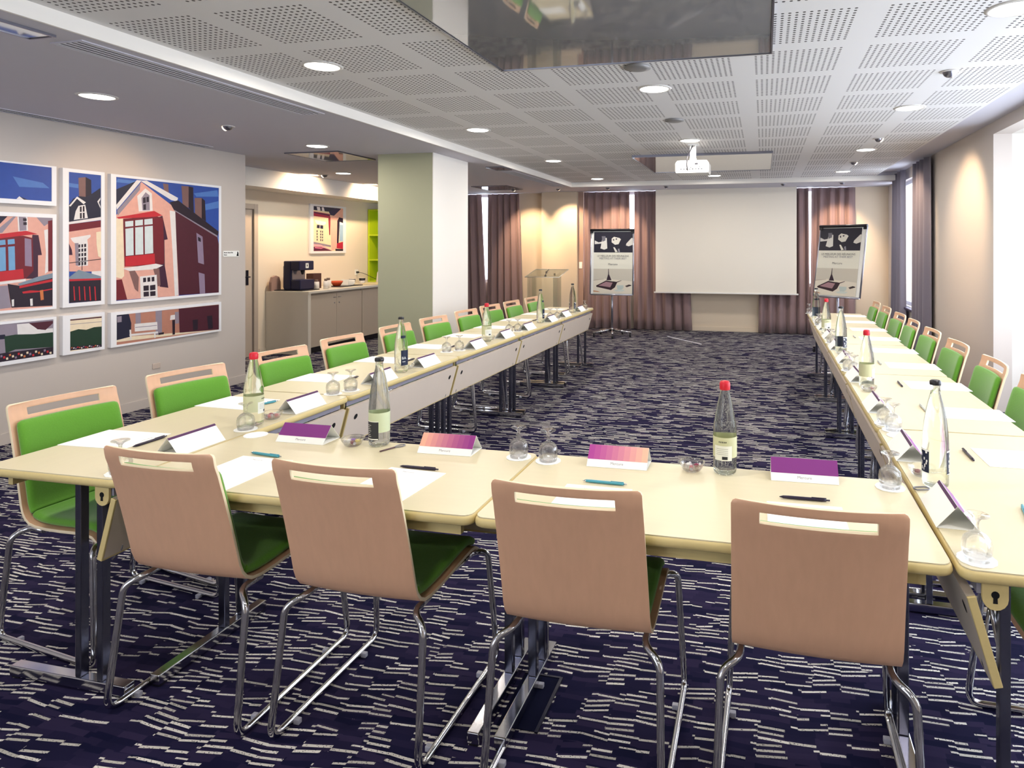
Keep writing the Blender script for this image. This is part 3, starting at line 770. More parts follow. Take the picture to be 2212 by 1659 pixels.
def build_chair(lab):
    t = thing('conference_chair', lab, 'chair')
    bm = B(); vs = [[bm.verts.new(shell_pt(i, u)) for u in US] for i in range(len(PROF))]
    for i in range(len(PROF) - 1):
        for j in range(len(US) - 1):
            if 4 <= i < 6 and 3 <= j < 11: continue
            f = bm.faces.new((vs[i][j], vs[i][j + 1], vs[i + 1][j + 1], vs[i + 1][j])); f.smooth = True
    def solid(bm, th, name, m, lv=0, bev=0, rim=None):
        me = bpy.data.meshes.new(name); me.materials.append(m)
        if rim: me.materials.append(rim)
        bmesh.ops.recalc_face_normals(bm, faces=bm.faces[:])
        bm.to_mesh(me); bm.free()
        o = bpy.data.objects.new('tmp', me); COL.objects.link(o)
        s = o.modifiers.new('s', 'SOLIDIFY'); s.thickness = th; s.offset = 0; s.use_even_offset = False; s.material_offset_rim = 1 if rim else 0
        if bev: b = o.modifiers.new('b', 'BEVEL'); b.width = bev; b.segments = 2; b.limit_method = 'ANGLE'; b.angle_limit = math.radians(50)
        if lv: q = o.modifiers.new('q', 'SUBSURF'); q.levels = lv; q.render_levels = lv
        dg = bpy.context.evaluated_depsgraph_get(); me2 = bpy.data.meshes.new_from_object(o.evaluated_get(dg)); me2.name = name
        for p in me2.polygons: p.use_smooth = True
        bpy.data.objects.remove(o); return me2
    me = solid(bm, .011, 'shell', VENEER, 0, .0015, PLY)
    for p in me.polygons: p.use_smooth = True
    me.set_sharp_from_angle(angle=math.radians(40))
    obj('shell', me, None, t)
    for nm, i0, i1 in (('back_cushion', 7, 14), ('seat_cushion', 14, 22)):
        bm = B(); rows = []
        for i in range(i0, i1 + 1):
            for fr in ((0, .5) if i < i1 else (0,)):
                row = []
                for k in range(13):
                    u = (-1 + 2 * k / 12) * .93
                    pa = Vector(shell_pt(i, u, .022)); pb = Vector(shell_pt(min(i + 1, len(PROF) - 1), u, .022)); p = pa.lerp(pb, fr)
                    row.append(bm.verts.new(p))
                rows.append(row)
        for a, b in zip(rows, rows[1:]):
            for k in range(12): bm.faces.new((a[k], a[k + 1], b[k + 1], b[k]))
        obj(nm, solid(bm, .030, nm, GREEN, 1, 0), None, t)
    for s in (-1, 1):
        x, xi = s * .243, s * .185
        pts = fillet([(xi, .20, .408), (xi, .115, .408), (s * .232, .085, .385), (x, .035, .012), (x, .575, .012), (s * .225, .535, .40), (xi, .50, .410), (xi, .38, .412)], .045, 7)
        bm = B(); tube(bm, pts, .0105, 10); obj('sled_leg', bm, CHROME, t)
        for y in (.13, .47):
            obj('glide', boxes((x - s * .018 - .010, x - s * .018 + .010, y - .008, y + .008, 0, .016), bev=.002), mat('glide_clear', '9c9ca8', .3), t)
    for y in (.20, .40): bm = B(); tube(bm, [(-.185, y, .408), (.185, y, .408)], .009, 8); obj('crossbar', bm, CHROME, t)
    return t
chair = Proto(build_chair)
GC = 'green padded beech chairs on chrome sled legs'
for k, (x, y, rz) in enumerate(((-1.768, 1.61, 0), (-1.178, 1.62, -.015), (-.495, 1.612, .008), (.123, 1.618, -.015))):
    chair((x, y, 0), rz, 'beech chair with its back to the camera at the front tables, %s' % ('leftmost of the four', 'second from the left', 'third from the left', 'rightmost of the four')[k], GC)
for k, (y, a) in enumerate(((2.12, 83), (2.71, 80), (3.36, 83), (3.95, 83), (4.61, 86), (5.22, 83), (5.86, 84), (6.43, 83), (6.96, 86), (7.53, 87))):
    y2 = y
    chair((-2.80 + (.06 if k >= 9 else .03 if k == 8 else 0), y2, 0), math.radians(a - 180), 'green padded chair at the left table row, %s from the camera' % OL[k], GC)
for k, (y, a) in enumerate(((2.07, 90), (2.71, 91), (3.34, 90), (3.925, 90), (4.61, 92.5), (5.26, 92), (5.88, 90), (6.44, 92), (7.11, 91), (7.715, 91))):
    if k == 1: continue
    chair((1.21, y, 0), math.radians(a), 'green padded chair at the right table row, %s' % ('mostly cut off by the right edge' if k == 0 else OL[k - 2] + ' of the eight whose backs show'), GC)

# ------------------------------------------------------------------ things on the tables
HT = H + .0003
def card_builder(face):
    def f(lab):
        t = thing('name_card', lab, 'name card'); L, d, h = .208, .052, .060
        bm = B()
        quad(bm, [(-L / 2, -d, 0), (L / 2, -d, 0), (L / 2, 0, h), (-L / 2, 0, h)], 0); quad(bm, [(-L / 2, d, 0), (-L / 2, 0, h), (L / 2, 0, h), (L / 2, d, 0)], 0); quad(bm, [(-L / 2, -d, 0), (-L / 2, d, 0), (L / 2, d, 0), (L / 2, -d, 0)], 0)
        me = obj('folded_card', bm, WHITEP, t); s = me.modifiers.new('s', 'SOLIDIFY'); s.thickness = .0008
        U = Vector((1, 0, 0)); V = Vector((0, d, h)).normalized(); N = Vector((0, -h, d)).normalized(); ll = math.hypot(d, h)
        bm = B(); e = N * .0012; n = 1 if len(face) == 1 else 10
        mats = []
        for k in range(n):
            a0, a1 = -L / 2 + L * k / n, -L / 2 + L * (k + 1) / n
            if len(face) == 1: c = face[0]
            else:
                q = k / (n - 1); c = ''.join('%02x' % round(int(face[0][i:i+2], 16) * (1 - q) + int(face[1][i:i+2], 16) * q) for i in (0, 2, 4))
            m = mat('card_' + c, c, .6); mats.append(m)
            quad(bm, [Vector((a, -d, 0)) + V * b + e for a, b in ((a0, ll * .34), (a1, ll * .34), (a1, ll), (a0, ll))], k)
        obj('colour_band', bm, mats, t)
        bm = B(); N2 = Vector((0, h, d)).normalized(); V2 = Vector((0, -d, h)).normalized()
        quad(bm, [Vector((a, d, 0)) + V2 * b + N2 * .0012 for a, b in ((L / 2, ll * .88), (-L / 2, ll * .88), (-L / 2, ll), (L / 2, ll))]); obj('ridge_band', bm, mat('card_ridge', '4c2450', .6), t)
        bm = B(); o = Vector((0, -d, 0)) + V * (ll * .14) + e; text(bm, 'Mercure', .013, frame_M(o, U, V)); obj('lettering', bm, mat('print_grey', '8c8890', .6), t)
        return t
    return f
cardP = Proto(card_builder(('7c2a7c',))); cardG = Proto(card_builder(('e8a890', '8c2c80'))); cardH = Proto(card_builder(('a83c90', 'eeb69c')))
GCARD = 'folded name cards'
cardP((-1.728, 2.222, HT), 0, 'folded name card with plain purple band, first from the left on the front tables', GCARD)
cardG((-1.126, 2.222, HT), .02, 'folded name card with orange to purple band, left of the middle seam', GCARD)
cardH((-.487, 2.222, HT), .01, 'folded name card with pink to orange band, right of the middle seam', GCARD)
cardP((.126, 2.228, HT), .02, 'plain purple name card right of the red capped bottle on the front tables', GCARD)
YC = [2.04, 2.647, 3.286, 3.80, 4.545, 5.12, 5.66, 6.33, 6.82, 7.42]
for k, y in enumerate(YC): cardP((-2.088 - .0029 * (y - 1.7), y, HT), -PI / 2 + rnd.uniform(-.03, .03), 'white folded name card on the left table row, %s from the camera' % OL[k], GCARD)
YR = [2.012, 2.573, 3.26, 3.95, 4.55, 5.12, 5.70, 6.30, 6.80, 7.45]
for k, y in enumerate(YR): cardP((.502 + .0057 * (y - 1.7), y, HT), PI / 2 + rnd.uniform(-.03, .03), 'white folded name card on the right table row, %s from the camera' % OL[k], GCARD)

def paper_b(lab):
    t = thing('paper_sheet', lab, 'paper'); obj('sheet', boxes((-.105, .105, -.1485, .1485, 0, .0015)), WHITEP, t)
    bm = B(); text(bm, 'Mercure', .013, frame_M((-.02, .118, .0016), (1, 0, 0), (0, 1, 0))); obj('lettering', bm, mat('print_grey', '8c8890', .6), t); return t
paper = Proto(paper_b)
for k, (x, y) in enumerate(((-1.715, 1.842), (-1.137, 1.85), (-.50, 1.842), (.115, 1.842))):
    paper((x, y, HT), (-.02, -.06, 0, .01)[k], 'white sheet on the front tables, %s from the left' % OL[k], 'white A4 sheets')
YP = [2.052, 2.665, 3.28, 3.9, 4.5, 5.12, 5.73, 6.35, 6.97, 7.55]
for k, y in enumerate(YP): paper((-2.457 - .0029 * (y - 1.7), y, HT), -PI / 2 + rnd.uniform(-.04, .04), 'white sheet on the left table row, %s from the camera' % OL[k], 'white A4 sheets')
YQ = [2.585, 3.24, 3.85, 4.46, 5.08, 5.72, 6.33, 6.95, 7.55]
for k, y in enumerate(YQ): paper((.893 + .0057 * (y - 1.7), y, HT), PI / 2 + rnd.uniform(-.03, .03), 'white sheet on the right table row, %s from the camera' % OL[k], 'white A4 sheets')

def pen_b(col):
    def f(lab):
        t = thing('ballpoint_pen', lab, 'pen'); m = mat('pen_' + col, col, .35)
        bm = B(); tube(bm, [(-.062, 0, .005), (-.045, 0, .005), (.05, 0, .005), (.062, 0, .005)], [.004, .0048, .0048, .004], 10); obj('barrel', bm, m, t)
        bm = B(); tube(bm, [(-.072, 0, .0045), (-.062, 0, .005)], [.001, .0038], 8); obj('tip', bm, CHROME if col != '241a34' else m, t); bm = B(); tube(bm, [(.062, 0, .005), (.072, 0, .005)], .0025, 8); obj('push_button', bm, CHROME if col != '241a34' else m, t)
        obj('clip', boxes((.02, .062, -.0015, .0015, .0098, .0112)), m, t); return t
    return f
penD = Proto(pen_b('241a34')); penT = Proto(pen_b('4c9cb0')); penW = Proto(pen_b('b4b8b4'))
GP = 'ballpoint pens'
penT((-1.74, 2.013, HT), -.12, 'teal pen behind the leftmost chair back, first from the left on the front tables', GP)
penD((-1.133, 2.011, HT), -.02, 'dark pen above the second chair from the left on the front tables', GP)
penT((-.49, 2.02, HT), -.03, 'teal pen above the third chair from the left on the front tables', GP)
penD((.117, 2.026, HT), 0, 'dark pen above the rightmost chair at the front tables', GP)
penD((-2.292, 2.05, HT), PI / 2, 'dark pen lying on the sheet on the left table row, first from the camera', GP)
penT((-2.315, 2.66, HT), PI / 2 - .35, 'teal pen on the left table row behind the first red capped bottle', GP)
for k, y in enumerate(YP[2:]): penD((-2.27, y, HT), PI / 2 + rnd.uniform(-.2, .2), 'dark pen on the left table row, %s from the camera' % OL[k + 2], GP)
for k, (p, y, w) in enumerate(((penT, 2.05, 'teal'), (penD, 2.591, 'dark'), (penW, 3.291, 'pale'), (penD, 3.84, 'dark'), (penW, 4.517, 'pale'), (penW, 5.1, 'pale'), (penW, 5.776, 'pale'), (penD, 6.4, 'dark'), (penW, 7.0, 'pale'))):
    p((.709 + .0057 * (y - 1.7), y, HT), PI / 2 + (0 if k else -.2), w + ' pen on the right table row, %s from the camera' % OL[k], GP)

def goblet_b(lab):
    t = thing('goblet', lab, 'glass')
    bm = B(); out = [(.0295, 0), (.0335, .018), (.0345, .034), (.031, .050), (.020, .062), (.007, .069), (.0045, .078), (.0055, .090), (.012, .098), (.027, .1045), (.0275, .1065)]
    lathe(bm, out + [(.0, .1065)], 32)
    inn = [(.0295, 0), (.0322, .018), (.0331, .034), (.0295, .049), (.018, .060), (.004, .0655), (0, .066)]
    lathe(bm, inn, 32); bmesh.ops.remove_doubles(bm, verts=bm.verts[:], dist=1e-5)
    obj('glass', bm, GLASS, t); return t
goblet = Proto(goblet_b)
def coaster_b(lab):
    bm = B(); n = 48; poly = [((.043 + .0015 * abs(math.sin(6 * 2 * PI * k / n))) * math.cos(2 * PI * k / n), (.043 + .0015 * abs(math.sin(6 * 2 * PI * k / n))) * math.sin(2 * PI * k / n)) for k in range(n)]
    prism(bm, poly, 0, .0022); o = obj('paper_coaster', bm, WHITEP); tag(o, lab, 'coaster'); return o
coaster = Proto(coaster_b)
def glass_set(x, y, lab, z=H, up=True):
    coaster((x, y, HT), rnd.uniform(0, 1), 'coaster under ' + lab.replace('upside down ', '').replace(' table row', ' row'), 'round paper coasters')
    goblet((x, y, HT + .0024), rnd.uniform(0, 6), lab, 'upside down goblets')
for x, y, w in ((-.85, 2.205, 'upside down goblet just left of the middle seam'), (-.735, 2.19, 'upside down goblet just right of the middle seam'), (.383, 2.193, 'upside down goblet at the right end of the front tables'),
                (.497, 1.735, 'upside down goblet at the near corner of the right table row'), (-2.078, 1.75, 'goblet at the near corner of the left table row, half hidden'),
                (-2.072, 2.285, 'goblet beside the first red capped bottle on the left table row'),
                (-2.14, 2.94, 'nearer goblet of the nearest pair on the left table row'), (-2.10, 3.03, 'farther goblet of the nearest pair on the left table row'),
                (-2.205, 4.30, 'nearer goblet of the second pair on the left table row'), (-2.15, 4.39, 'farther goblet of the second pair on the left table row'),
                (-2.18, 5.42, 'nearer goblet of the third pair on the left table row'), (-2.13, 5.50, 'farther goblet of the third pair on the left table row'),
                (-2.16, 6.50, 'nearer goblet of the fourth pair on the left table row'), (-2.11, 6.58, 'farther goblet of the fourth pair on the left table row'), (-2.09, 7.60, 'goblet standing alone at the far end of the left table row'),
                (.515, 2.88, 'nearer goblet of the nearest pair on the right table row'), (.50, 2.975, 'farther goblet of the nearest pair on the right table row'),
                (.52, 4.12, 'nearer goblet of the second pair on the right table row'), (.50, 4.21, 'farther goblet of the second pair on the right table row'),
                (.525, 5.30, 'nearer goblet of the third pair on the right table row'), (.51, 5.39, 'farther goblet of the third pair on the right table row'),
                (.525, 6.50, 'nearer goblet of the fourth pair on the right table row'), (.51, 6.58, 'farther goblet of the fourth pair on the right table row'), (.50, 7.72, 'goblet at the far end of the right table row')):
    glass_set(x, y, w)
coaster((-1.97, 2.225, HT), .3, 'white paper coaster lying empty at the left end of the front tables', 'round paper coasters')
coaster((.52, 2.80, HT), .3, 'half hidden paper coaster on the right table row just before the first seam', 'round paper coasters')

LAB_W = mat('label_white', 'e8e8dc', .5); LAB_D = mat('label_navy', '16203c', .5); LAB_S = mat('label_silver', 'c4cca8', .4); LAB_K = mat('label_black', '26262c', .5)
def band(bm, r, z0, z1, a0, a1, mi=0, n=14):
    P = lambda u, v: (r * math.cos(math.radians(a0 + (a1 - a0) * u)), r * math.sin(math.radians(a0 + (a1 - a0) * u)), z0 + (z1 - z0) * v)
    grid(bm, P, n, 1, mi)
def on_cyl(bm, s, size, r, z, a, mi=0):
    a = math.radians(a); text(bm, s, size, frame_M((r * math.cos(a), r * math.sin(a), z), (-math.sin(a), math.cos(a), 0), (0, 0, 1)), mi)
def bottle_b(kind, lcol):
    def f(lab):
        t = thing('water_bottle', lab, 'bottle'); R = .0385
        if kind == 'red': pr = [(0, .002), (.030, .0), (.037, .006), (R, .015), (R, .150), (.0365, .165), (.031, .195), (.024, .232), (.017, .262), (.0145, .276), (.0145, .283), (0, .283)]
        else: pr = [(0, .002), (.030, .0), (.037, .006), (R, .015), (R + .0005, .135), (.0375, .165), (.033, .205), (.0265, .245), (.019, .275), (.0145, .292), (.0135, .312), (.0155, .315), (.0155, .322), (0, .322)]
        bm = B(); lathe(bm, pr, 40); obj('glass_body', bm, WATER, t)
        bm = B()
        if kind == 'red': lathe(bm, [(.0165, .276), (.0175, .280), (.0175, .296), (.015, .303), (.008, .305), (0, .305)], 24); obj('cap', bm, CAPR, t)
        else: lathe(bm, [(.0165, .317), (.0172, .322), (.0165, .329), (.012, .332), (0, .332)], 24); obj('cap', bm, CAPB, t)
        bm = B(); r = R + .0008
        if lcol == 'ring':    # front table: silver band all round, small black text label towards the chairs
            band(bm, r, .055, .128, 0, 360, 0, 40); obj('label', bm, LAB_S, t); bm = B(); band(bm, r + .0004, .028, .095, -150, -62, 0); obj('back_label', bm, LAB_K, t)
            bm = B(); 
            for k in range(7): band(bm, r + .0008, .040 + k * .007, .0415 + k * .007, -146, -104 - (k % 3) * 4, 0, 5)
            band(bm, r + .0008, .029, .033, -148, -64); band(bm, r + .0008, .0955, .098, -150, -62); obj('lettering', bm, LAB_W, t)
        elif lcol == 'pale':
            band(bm, r, .058, .125, 0, 360, 0, 40); obj('label', bm, mat('label_pale', 'c8c8a0', .5), t); bm = B(); band(bm, r + .0004, .050, .098, -140, -52, 0); obj('back_label', bm, LAB_W, t)
            bm = B(); band(bm, r + .0008, .054, .064, -100, -74, 0, 4)
            for k in range(4): band(bm, r + .0008, .070 + k * .006, .0708 + k * .006, -130, -72, 0, 5)
            for k, a in enumerate((-116, -108, -100, -92, -84)): band(bm, r + .0008, .108, .113, a, a + 4, 0, 2)
            obj('lettering', bm, LAB_K, t)
        elif lcol == 'navy':
            band(bm, r, .045, .135, -60, 60); obj('label', bm, LAB_D, t); bm = B(); on_cyl(bm, 'BA', .022, r + .0006, .082, -35); band(bm, r + .0006, .066, .069, -48, -22, 0, 4); obj('lettering', bm, WHITEG, t)
            bm = B(); band(bm, .0328, .206, .222, -62, -10); obj('neck_label', bm, LAB_D, t)
        else:
            for a0 in (-50, 170): band(bm, r, .045, .118, a0, a0 + 60)
            obj('label', bm, LAB_D, t); bm = B(); q = random.Random(3)
            for a0 in (-50, 170):
                for k in range(14): a = a0 + q.uniform(3, 48); z = q.uniform(.05, .108); band(bm, r + .0006, z, z + q.uniform(.004, .011), a, a + q.uniform(3, 9), 0, 3)
                band(bm, r + .0006, .113, .118, a0, a0 + 60); band(bm, r + .0006, .045, .047, a0, a0 + 60)
            obj('lettering', bm, WHITEG, t)
        return t
    return f
bRedF = Proto(bottle_b('red', 'pale')); bBlkF = Proto(bottle_b('blk', 'ring')); bBlkN = Proto(bottle_b('blk', 'navy')); bBlkP = Proto(bottle_b('blk', 'art')); GB = 'glass water bottles'
bRedF((-.126, 2.215, HT), 0, 'red capped water bottle on the front tables', GB); bBlkF((-1.419, 2.225, HT), 0, 'black capped water bottle with silver band on the front tables', GB)
bRedF((-2.10, 2.36, HT), 2, 'red capped water bottle on the left table row, nearest the camera', GB); bBlkN((-2.115, 3.545, HT), 0, 'black capped bottle with a navy label on the left table row', GB)
bRedF((-2.14, 4.85, HT), 1, 'red capped water bottle halfway along the left table row', GB); bBlkN((-2.15, 6.17, HT), .3, 'navy labelled bottle near the far end of the left table row', GB); bBlkP((-2.13, 7.22, HT), 0, 'last water bottle at the far end of the left table row', GB)
bBlkP((.525, 2.245, HT), 0, 'nearest bottle on the right table row, black capped with patterned label', GB); bRedF((.538, 3.755, HT), 1.5, 'red capped water bottle on the right table row', GB)
bBlkP((.53, 4.88, HT), 2, 'water bottle beside the third card of the right table row', GB); bRedF((.525, 5.95, HT), .4, 'water bottle in front of the right flip chart stand', GB); bBlkN((.52, 7.0, HT), 2, 'last water bottle at the far end of the right table row', GB)

def bowl_b(lab):
    t = thing('glass_bowl', lab, 'bowl'); bm = B()
    lathe(bm, [(0, 0), (.024, 0), (.03, .004), (.040, .020), (.044, .030), (.0425, .031), (.0385, .021), (.028, .007), (.022, .0045), (0, .0045)], 32); obj('glass', bm, GLASS, t); return t
bowl = Proto(bowl_b)
def candy_b(col):
    def f(lab):
        t = thing('wrapped_candy', lab, 'candy'); bm = B(); lathe(bm, [(0, -.008), (.005, -.0065), (.007, 0), (.005, .0065), (0, .008)], 12)
        for v in bm.verts: v.co = Vector((v.co.z * 1.25, v.co.x, v.co.y + .007))
        obj('sweet', bm, mat('candy_' + col, col, .35), t)
        bm = B()
        for s in (-1, 1):
            c = bm.verts.new((s * .009, 0, .007)); ring = [bm.verts.new((s * .017, .006 * math.cos(a), .007 + .006 * math.sin(a))) for a in [k * PI / 3 for k in range(6)]]
            for k in range(6): bm.faces.new((c, ring[k], ring[(k + 1) % 6]))
        obj('wrapper_end', bm, mat('wrapper_clear', 'd8d4dc', .2), t); return t
    return f
candies = {c: Proto(candy_b(c)) for c in ('7c1c44', 'c87080', 'd8c45c', '8c6ca8', 'dcdcd8')}
CN = {'7c1c44': 'dark red', 'c87080': 'pink', 'd8c45c': 'yellow', '8c6ca8': 'violet', 'dcdcd8': 'white'}
for x, y, cs, w in ((-1.512, 2.195, ('d8c45c', '8c6ca8', 'dcdcd8', '7c1c44'), 'left of the black capped bottle on the front tables'), (-.235, 2.21, ('7c1c44', 'dcdcd8', 'c87080'), 'left of the red capped bottle on the front tables'),
                    (-2.09, 2.455, ('c87080', '7c1c44', 'c87080'), 'beyond the nearest red capped bottle on the left row'), (.505, 2.335, ('d8c45c', '7c1c44'), 'behind the nearest bottle on the right table row'),
                    (-2.13, 3.64, ('dcdcd8', '7c1c44'), 'beside the navy labelled bottle on the left table row'), (-2.155, 4.948, ('c87080',), 'beside the second red capped bottle of the left table row'),
                    (.53, 3.63, ('7c1c44', 'dcdcd8'), 'beside the red capped bottle on the right table row'), (.53, 4.76, ('dcdcd8',), 'beside the third card on the right table row')):
    bowl((x, y, HT), 0, 'small glass bowl ' + w, 'small glass candy bowls')
    for k, c in enumerate(cs):
        a = 2 * PI * k / len(cs) + .5; r = .016 if len(cs) > 1 else 0
        candies[c]((x + r * math.cos(a), y + r * math.sin(a), HT + .009), a * 1.7, '%s%s candy in the bowl %s' % ('other ' if cs.count(c) > 1 and k else '', CN[c], w), 'wrapped candies in the bowls')
t = thing('bottle_opener', 'small metal bottle opener beside the black capped bottle on the front tables', 'bottle opener', (-1.345, 2.19, HT), math.radians(66))
bm = B(); tube(bm, [(-.05, 0, .003), (.012, 0, .003)], .003, 6); obj('handle', bm, mat('opener_brown', '5c4448', .4), t)
bm = B(); tube(bm, fillet([(.012, 0, .003), (.028, .012, .003), (.055, .009, .003), (.055, -.009, .003), (.028, -.012, .003), (.012, 0, .003)], .008, 3), .002, 6); obj('loop', bm, STEEL, t)
t = thing('bottle_opener', 'small metal bottle opener on the right table row before the nearest bottle', 'bottle opener', (.475, 2.20, HT), .3)
bm = B(); tube(bm, fillet([(-.02, -.012, .003), (.02, -.012, .003), (.025, 0, .003), (.02, .012, .003), (-.02, .012, .003), (-.025, 0, .003)], .008, 3), .002, 6, closed=True); obj('loop', bm, STEEL, t)

# ------------------------------------------------------------------ flip charts, lectern
POST = mat('poster_cream', 'e4e2d4', .6)
def poster(bm, mats, w, h, P):
    """flat printed poster; u 0..1 across, v 0..1 downwards, printed in thin layers"""
    k = [0]
    def poly(c, pts):
        k[0] += 1; m = mat('print_' + c, c, .5)
        if m not in mats: mats.append(m)
        f = bm.faces.new([bm.verts.new(P(a * w - w / 2, h - b * h, .001 + k[0] * .00012)) for a, b in pts]); f.material_index = mats.index(m)
    R = lambda c, a, b, e, f: poly(c, [(a, b), (e, b), (e, f), (a, f)])
    R('1c1a2c', 0, 0, 1, .335)
    poly('d8d4d0', [(.02, .14), (.12, .17), (.20, .16), (.20, .19), (.02, .20)]); poly('dcdad4', [(.22, .09), (.33, .10), (.35, .27), (.27, .29), (.17, .27), (.2, .17)]); poly('6c6a74', [(.2, .07), (.3, .07), (.3, .14), (.22, .16)])
    poly('dedad0', [(.46, .11), (.52, .08), (.66, .10), (.70, .12), (.64, .2), (.55, .21), (.46, .17)]); poly('3a3844', [(.49, .12), (.52, .115), (.53, .14), (.5, .145)]); poly('3a3844', [(.56, .11), (.6, .105), (.6, .125), (.57, .13)]); poly('dedad0', [(.50, .25), (.54, .25), (.62, .325), (.56, .33)]); poly('8c8a94', [(.62, .28), (.66, .27), (.68, .33), (.64, .33)])
    poly('d8d4cc', [(.84, .19), (.97, .10), (1, .10), (1, .21), (.90, .235), (.83, .22)])
    R('c8c2b4', 0, .60, 1, 1); poly('dcd4c4', [(0, .79), (.3, .76), (1, .80), (1, 1), (0, 1)]); poly('a89c90', [(0, .785), (.27, .765), (.27, .77), (0, .795)])
    poly('2a1428', [(.385, .60), (.395, .60), (.405, .69), (.47, .785), (.34, .785), (.38, .69)])
    poly('2c1420', [(.07, .875), (.33, .79), (.62, .815), (.56, .90), (.46, .945), (.08, .895)]); poly('a07c84', [(.13, .872), (.33, .81), (.50, .825), (.44, .90)]); poly('3c2028', [(.48, .80), (.62, .82), (.73, .79), (.72, .785), (.60, .81)])
    poly('b8c4c0', [(.60, .865), (.78, .865), (.78, .91), (.72, .94), (.63, .935)]); poly('c8d0ca', [(.53, .95), (.60, .935), (.78, .935), (.82, .945), (.75, .965), (.6, .965)]); poly('3a2c2c', [(.82, .875), (.92, .85), (.98, .86), (.98, .87), (.86, .895)])
    poly('b06c38', [(0, .955), (.12, .965), (.18, .98), (0, .97)])
    base = len(mats); mats += [mat('print_grey_dark', '5c5a60', .6), mat('print_grey', '8c8890', .6)]
    def T(s, size, v, mi):
        o = Vector(P(0, h - v * h, .006)); ux = (Vector(P(1, 0, 0)) - Vector(P(0, 0, 0))); uy = Vector(P(0, h - v * h + .01, 0)) - Vector(P(0, h - v * h, 0)); text(bm, s, size, frame_M(o, ux, uy), mi)
    T('LE MEILLEUR DES RÉUNIONS', w * .064, .405, base); T('MEETING AT THEIR BEST', w * .064, .445, base + 1); T('Mercure', w * .07, .54, base)
def flip_chart(lab, loc, rz, tilt, bw, bh, z0, curl, dz=0):
    t = thing('flip_chart', lab, 'flip chart', loc, rz)
    bm = B(); tube(bm, [(0, .045, .10), (0, .045, z0 + .12)], .019, 12); tube(bm, [(0, .05, z0 + .1), (0, .05 + .6 * bh * math.sin(tilt), z0 + bh * .6)], .01, 12); obj('pole', bm, mat('pole_grey', '9c9ca8', .3, 1), t)
    bm = B()
    for k in range(5):
        a = 2 * PI * k / 5 - PI / 2 + .25; tube(bm, [(0, .045, .11), (.33 * math.cos(a), .045 + .33 * math.sin(a), .075)], [.024, .016], 8)
    lathe(bm, [(0, .08), (.035, .085), (.03, .125), (.02, .14), (0, .14)], 16, (0, .045, 0)); obj('star_base', bm, CHROME, t)
    for k in range(5):
        a = 2 * PI * k / 5 - PI / 2 + .25; bm = B(); M = Matrix.Translation((.31 * math.cos(a), .045 + .31 * math.sin(a), .03)) @ Matrix.Rotation(PI / 2, 4, 'Y'); lathe(bm, [(0, -.012), (.028, -.012), (.03, -.008), (.03, .008), (.028, .012), (0, .012)], 16)
        for v in bm.verts: v.co = M @ v.co
        box(bm, .31 * math.cos(a) - .01, .31 * math.cos(a) + .01, .035 + .31 * math.sin(a), .055 + .31 * math.sin(a), .03, .075); obj('caster', bm, BLACK, t)
    ct, st = math.cos(tilt), math.sin(tilt)
    def P(a, b, n=0): return (a, b * st - n * ct - .0, z0 + b * ct - n * st * -1 * 0 + 0)
    M = Matrix.Translation((0, 0, z0)) @ Matrix.Rotation(-tilt, 4, 'X')
    bm = B(); box(bm, -bw / 2, bw / 2, 0, .012, 0, bh, M=M); obj('board', bm, WHITEG, t)
    bm = B()
    for s in (-1, 1):
        vs = B(); tube(bm, [M @ Vector((s * (bw / 2 + .008), .004, -.01)), M @ Vector((s * (bw / 2 + .008), .004, bh + .005))], .013, 8); vs.free()
    tube(bm, [M @ Vector((-bw / 2, .004, -.012)), M @ Vector((bw / 2, .004, -.012))], .012, 8); obj('frame', bm, mat('frame_silver', 'b8b8c4', .3, .8), t)
    bm = B(); tube(bm, [M @ Vector((-bw / 2 - .02, -.012, bh - .01)), M @ Vector((bw / 2 + .02, -.012, bh - .01))], .02, 10); box(bm, -bw / 2 - .02, -bw / 2 + .03, -.02, .015, bh - .06, bh, M=M); box(bm, bw / 2 - .03, bw / 2 + .02, -.02, .015, bh - .06, bh, M=M); obj('paper_clamp', bm, BLACK, t)
    pw, ph = bw * .93, bh * .955
    def Q(a, b, n=0):
        c = curl * math.sin(PI * min(1, b / ph)) * .02; return tuple(M @ Vector((a + dz, -.004 - n - c, b + .008)))
    bm = B(); mats = [POST]; box(bm, -pw / 2 + dz, pw / 2 + dz, -.004, -.001, .008, ph + .008, M=M)
    def Q2(a, b, n=0): return tuple(M @ Vector((a + dz, -.004 - n, b + .008)))
    poster(bm, mats, pw, ph, Q2); obj('poster', bm, mats, t)
    return t
flip_chart('left flip chart with a printed poster, before the mauve curtains', (-2.43, 10.48, 0), 0, .06, .70, 1.06, .70, .5, .02)
flip_chart('right flip chart with a printed poster, turned sideways beyond the right table row', (.97, 9.55, 0), math.radians(-36), .20, .68, 1.0, .79, .5, -.03)

